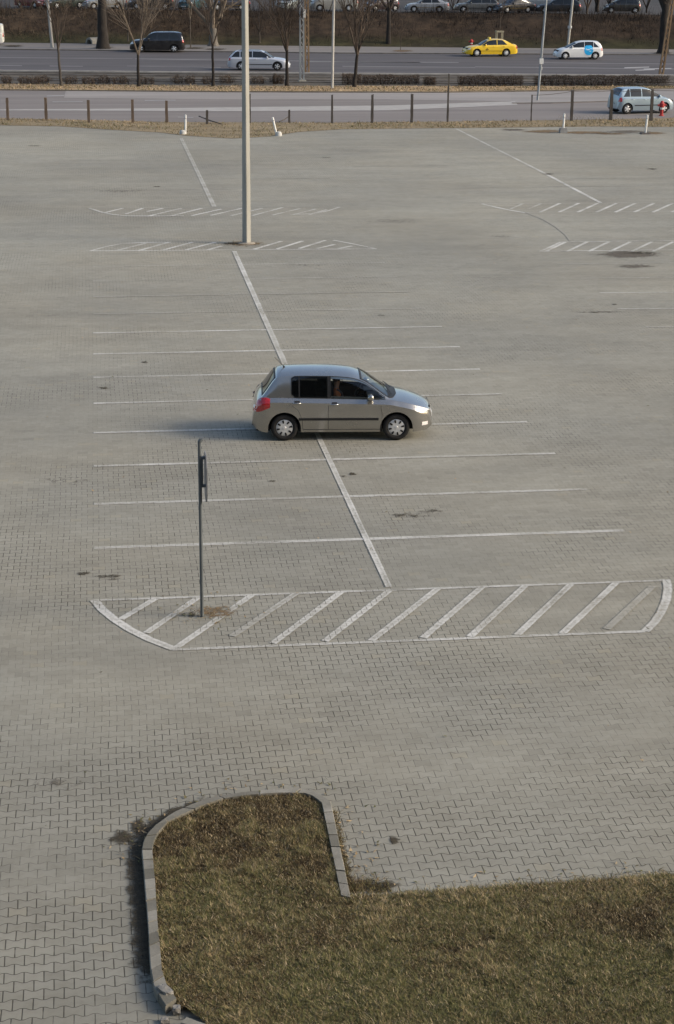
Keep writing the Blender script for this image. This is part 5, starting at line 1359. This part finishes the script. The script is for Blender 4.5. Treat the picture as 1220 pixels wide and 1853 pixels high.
for (px, py, fy, h, r, nl, spr, lab, bk, tw, sd_, kw) in (
    (111, 155.5, 86, 7.0, .10, 3, .30, 'slender bare tree in the median left of the minivan with a thin forked stem', BK_GREY, TW_BROWN, 3, dict(kids=6, lean=(-.15, 0), lfac=.7)),
    (251, 157, 98, 7.4, .115, 4, .42, 'bare young tree in the median in front of the black minivan', BK_DARK, TW_PALE, 11, dict(kids=8, lfac=.7)),
    (386, 157, 80, 7.0, .105, 3, .40, 'bare young tree in the median left of the tall concrete pole', BK_DARK, TW_BROWN, 17, dict(kids=8, lfac=.7)),
    (519.5, 156.5, 90, 7.2, .13, 5, .62, 'bare dense twigged tree in the median at the nose of the silver estate', BK_DARK, TW_BROWN, 23, dict(kids=9, lfac=.7)),
    (641, 158, 99, 8.5, .14, 6, .44, 'bare vase shaped tree with many upright limbs growing from the trimmed hedge', BK_DARK, TW_BROWN, 31, dict(kids=9, lean=(.18, 0), up_=.45, lfac=.75))):
    P, fk = tree_px(px, py, fy); tree('bare_tree', P, h, r, fk, nl, spr, lab, bk, tw, sd_, gt, **kw)
gk = 'large trees on the roadside bank'
def bz_at(px, py):
    return at(px, py, .03)
for (px, py, z, h, r, fk, nl, spr, lab, bk, tw, sd_, kw) in (
    (187, 88, .03, 13, .52, 4.6, 5, .5, 'broad dark trunk with a flared foot standing on the far pavement', BK_DARK, TW_DARK, 5, dict(kids=4)),
    (386, 82, .1, 10, .46, 1.6, 6, .62, 'gnarled pale barked tree with low limbs beyond the median saplings', BK_PALE, TW_PALE, 8, dict(kids=6, crook=.2)),
    (703, 82, .1, 11, .24, 3.4, 5, .5, 'dark trunk on the bank right of the vase shaped tree', BK_DARK, TW_DARK, 12, dict(kids=4)),
    (886, 52, .9, 10, .40, 1.5, 6, .6, 'dark trunk with bushy growth above the taxi', BK_DARK, TW_DARK, 14, dict(kids=5)),
    (998, 48, 1.0, 11, .42, 4.2, 5, .5, 'dark trunk just right of the grey lamp with the white box', BK_DARK, TW_DARK, 19, dict(kids=4)),
    (1060, 72, .35, 10, .16, 3.2, 4, .4, 'pale thin trunk on the bank above the white hatchback', BK_GREY, TW_BROWN, 22, dict(kids=4)),
    (1078, 66, .45, 11, .28, 3.4, 5, .5, 'dark trunk beside the pale thin one above the white hatchback', BK_DARK, TW_DARK, 27, dict(kids=4)),
    (1145, 57, .7, 11, .26, 3.6, 5, .5, 'dark slim trunk on the bank between the white hatchback and the leaning mast', BK_DARK, TW_DARK, 33, dict(kids=4)),
    (1199, 97, .03, 13, .46, 4.5, 5, .5, 'stout dark trunk on the far pavement behind the leaning mast', BK_DARK, TW_DARK, 36, dict(kids=4)),
    (1042, 70, .4, 9, .12, 3.0, 4, .5, 'thin brown trunk on the bank behind the pale lamp with collar', BK_GREY, TW_DARK, 41, dict(kids=4)),
    (345, 87, .03, 6, .05, 2.6, 3, .35, 'thin sapling on the far pavement right of the black minivan', BK_GREY, TW_PALE, 44, dict(kids=4, twig=.012)),
    (725, 91.5, .03, 3.2, .035, .8, 3, .35, 'tiny sapling in a leafy pit on the far pavement', BK_GREY, TW_BROWN, 47, dict(kids=3)),
    (904, 84, .12, 5.0, .035, 2.4, 3, .25, 'young sapling inside the pale wooden frame behind the taxi', BK_GREY, TW_BROWN, 50, dict(kids=3)),
    (470, 80, .1, 8, .08, 1.2, 5, .7, 'brown twiggy tree at the foot of the bank right of the concrete pole', BK_GREY, TW_DARK, 53, dict(kids=6)),
    (1100, 60, .9, 9, .15, 3.0, 4, .5, 'thin dark trunk right of the pale one, above the tail of the white hatchback', BK_DARK, TW_DARK, 71, dict(kids=5)),
    (1122, 50, 1.2, 9, .11, 2.6, 4, .6, 'slender dark trunk high on the bank left of the leaning mast', BK_DARK, TW_DARK, 73, dict(kids=5)),
    (1168, 62, .8, 9, .13, 2.8, 4, .6, 'slender dark trunk just left of the stout trunk behind the leaning mast', BK_DARK, TW_DARK, 77, dict(kids=5)),
    (955, 40, 1.6, 8, .10, 1.8, 5, .7, 'many branched dark tree high on the bank above the gap between taxi and white hatchback', BK_DARK, TW_DARK, 79, dict(kids=6)),
    (820, 45, 1.4, 8, .11, 1.6, 5, .7, 'many branched dark tree high on the bank left of the taxi', BK_DARK, TW_DARK, 83, dict(kids=6)),
    (590, 60, .8, 8, .10, 1.5, 5, .7, 'many branched brown tree on the bank behind the slim pale street lamp', BK_DARK, TW_BROWN, 87, dict(kids=6)),
    (50, 55, .8, 8, .10, 1.5, 5, .7, 'many branched brown tree on the bank left of the old pale street lamp', BK_DARK, TW_BROWN, 89, dict(kids=6)),
    (120, 50, 1.0, 8, .10, 1.5, 5, .7, 'many branched brown tree on the bank right of the old pale street lamp', BK_DARK, TW_BROWN, 91, dict(kids=6)),
    (300, 66, .5, 7, .09, .9, 6, .7, 'brown many stemmed tree on the bank above the minivan', BK_GREY, TW_BROWN, 57, dict(kids=6)),
    (232, 72, .4, 7, .08, .8, 6, .8, 'brown many stemmed tree on the bank right of the broad trunk', BK_GREY, TW_BROWN, 61, dict(kids=6))):
    P = at(px, py, z); tree('bank_tree', (P.x, P.y, z), h, r, fk, nl, spr, lab, bk, tw, sd_, gk, **kw)
# wooden frame guarding the sapling
P = base_pt((904+700)/2600)+Bn*(BT_OFF*.12); gz_ = bank_z(.12); h = height_at(P, 55.5)-gz_
root = empty('tree_guard', (P.x, P.y, gz_)); tag(root, 'pale wooden frame guarding a sapling behind the taxi', 'tree guard')
PW = noisy('pale_timber', (.30, .26, .17), (.42, .37, .26), 4, .85, sc=(4, 4, .8))
for sx in (-1, 1):
    for sy in (-1, 1): mb = MB(); mb.box((sx*.28, sy*.28, h/2), (.08, .08, h)); mb.build('stake', PW, root)
for sy in (-1, 1): mb = MB(); mb.box((0, sy*.33, h-.08), (.74, .05, .14)); mb.build('rail', PW, root)
for sx in (-1, 1): mb = MB(); mb.box((sx*.345, 0, h-.08), (.05, .60, .14)); mb.build('rail', PW, root)
p_ = at(728, 93, .04); dirt('leaf_patch', [(705, 94), (712, 91), (730, 90.5), (748, 91.5), (750, 94), (728, 95.5)], LEAFD, z=.045, core=1.0)
for (cx, cy) in ((187, 87), (1199, 97), (25, 84), (350, 88), (390, 90)): dirt('dirt_patch', ell(cx, cy, 24, 2.4), DIRT, z=.05, core=1.0)
# hooded pale culvert mouth
P = at(170, 78, .1); root = empty('culvert', (P.x, P.y, .05)); tag(root, 'pale hooded concrete drain mouth at the foot of the bank', 'drain')
mb = MB(); n = 10
for yy, rr_ in ((-.6, .55), (.8, .55), (.8, .38), (-.6, .38)):
    for k in range(n+1): a = PI*k/n; mb.v.append((math.cos(a)*rr_*1.0, yy, math.sin(a)*rr_*1.1))
for j_ in range(4):
    for k in range(n):
        a, b_ = j_*(n+1)+k, ((j_+1) % 4)*(n+1)+k; mb.f.append((a, a+1, b_+1, b_)); mb.m.append(0)
hood = mb.build('hood', noisy('drain_concrete', (.20, .19, .16), (.30, .28, .24), 4, .9), root, smooth=40); hood.rotation_euler.z = -.9
mb = MB(); mb.add([(math.cos(PI*k/10)*.38, .5, math.sin(PI*k/10)*.42) for k in range(11)], [tuple(range(11))]); o = mb.build('mouth', HOLE, root); o.rotation_euler.z = -.9

# ------------------------------------------------------------------ median hedges and bushes
def hedge(px0, px1, y_top, y_bot, lab, name='hedge', dep=.8, dens=1.0, group='clipped brown hedges in the median', trimmed=True, tone0=.35):
    A, Bq = at(px0, y_bot), at(px1, y_bot); h = height_at((A+Bq)/2, y_top)+.15; c = (A+Bq)/2; d = (Bq-A); L = d.length; rz = math.atan2(d.y, d.x)
    root = empty(name, (c.x, c.y, 0), rz); tag(root, lab, 'hedge' if name == 'hedge' else 'bush', group)
    n = int((L*dep*h*2400+500)*dens)
    x = rng.uniform(-L/2, L/2, n); y = rng.uniform(0, dep, n); zz_ = rng.uniform(0, 1, n)**.8*h
    if not trimmed:
        u = rng.normal(0, 1, (n, 3)); u /= np.linalg.norm(u, axis=1)[:, None]; rr_ = rng.uniform(.2, 1, n)**.5*(1+.25*np.sin(u[:, 0]*7+px0)); x = u[:, 0]*L/2*rr_; y = dep/2+u[:, 1]*dep/2*rr_; zz_ = np.abs(h*.45+u[:, 2]*h*.55*rr_)
    else: zz_ *= 1-.10*np.sin(x*1.1+px0)**2-.06*np.sin(x*3.7)**2
    base_ = np.column_stack([x, y, zz_]); dr = rng.normal(0, 1, (n, 3)); dr[:, 2] = np.abs(dr[:, 2])*1.2; dr /= np.linalg.norm(dr, axis=1)[:, None]
    l_ = rng.uniform(.05, .13, n)[:, None]; sdv = rng.normal(0, 1, (n, 3)); sdv /= np.linalg.norm(sdv, axis=1)[:, None]; w_ = rng.uniform(.010, .024, n)[:, None]
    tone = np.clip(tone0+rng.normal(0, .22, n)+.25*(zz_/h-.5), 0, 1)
    tri_mesh('twigs', base_-sdv*w_, base_+sdv*w_, base_+dr*l_, tone, HEDGE, root)
    mb = MB(); k = max(2, int(L/.5))
    for i in range(k):
        xx = -L/2+L*(i+.5)/k; 
        for j_ in range(3): mb.tube([(xx+.05*j_, dep/2, -.05), (xx+random.uniform(-.2, .2), dep/2+random.uniform(-.2, .2), h*.7)], [.02, .01], 4)
    mb.build('stem', BK_DARK, root)
hedge(620, 655, 136.5, 154.5, 'square clipped brown hedge block around the foot of the vase shaped tree')
hedge(657, 760, 139.5, 154, 'long clipped brown hedge right of the vase shaped tree')
hedge(768, 790, 142.5, 155, 'short low hedge piece left of the very tall thin fence post')
hedge(830, 948, 140.5, 156, 'long clipped dark hedge below the taxi', tone0=.22)
hedge(968, 1212, 140, 156, 'longest clipped dark hedge running from the grey lamp to the leaning mast', tone0=.22)
hedge(487, 516, 139, 153, 'low brown hedge piece left of the dense twigged tree', name='bush', trimmed=False, group='low brown bushes along the tram track')
bl = [(12, 'thin brown bush at the left end of the tram track'), (42, 'thin brown bush second from the left end of the tram track'), (62, 'brown bush just left of the slender median tree, nearer the left end'), (78, 'brown bush close on the left of the slender median tree'),
      (126, 'brown bush close on the right of the slender median tree'), (160, 'full brown bush midway between the slender tree and the minivan'), (188, 'tiny brown bush left of the tree in front of the minivan'), (220, 'round brown bush close on the left of the tree in front of the minivan'),
      (262, 'brown bush close on the right of the tree in front of the minivan'), (322, 'brown bush below the black minivan tail'), (344, 'brown bush right of the black minivan tail'), (376, 'brown bush around the foot of the tree left of the concrete pole'), (411, 'brown bush left of the foot of the concrete pole in the median'), (468, 'thin brown bush right of the concrete pole in the median')]
for i, (px, lab) in enumerate(bl):
    w = 12+(i*37 % 9); hedge(px-w, px+w, 140.5+(i % 3)*1.5, 152.5+(i % 3)*.5, lab, name='bush', dep=1.2, dens=.42, trimmed=False, group='low brown bushes along the tram track', tone0=.62)
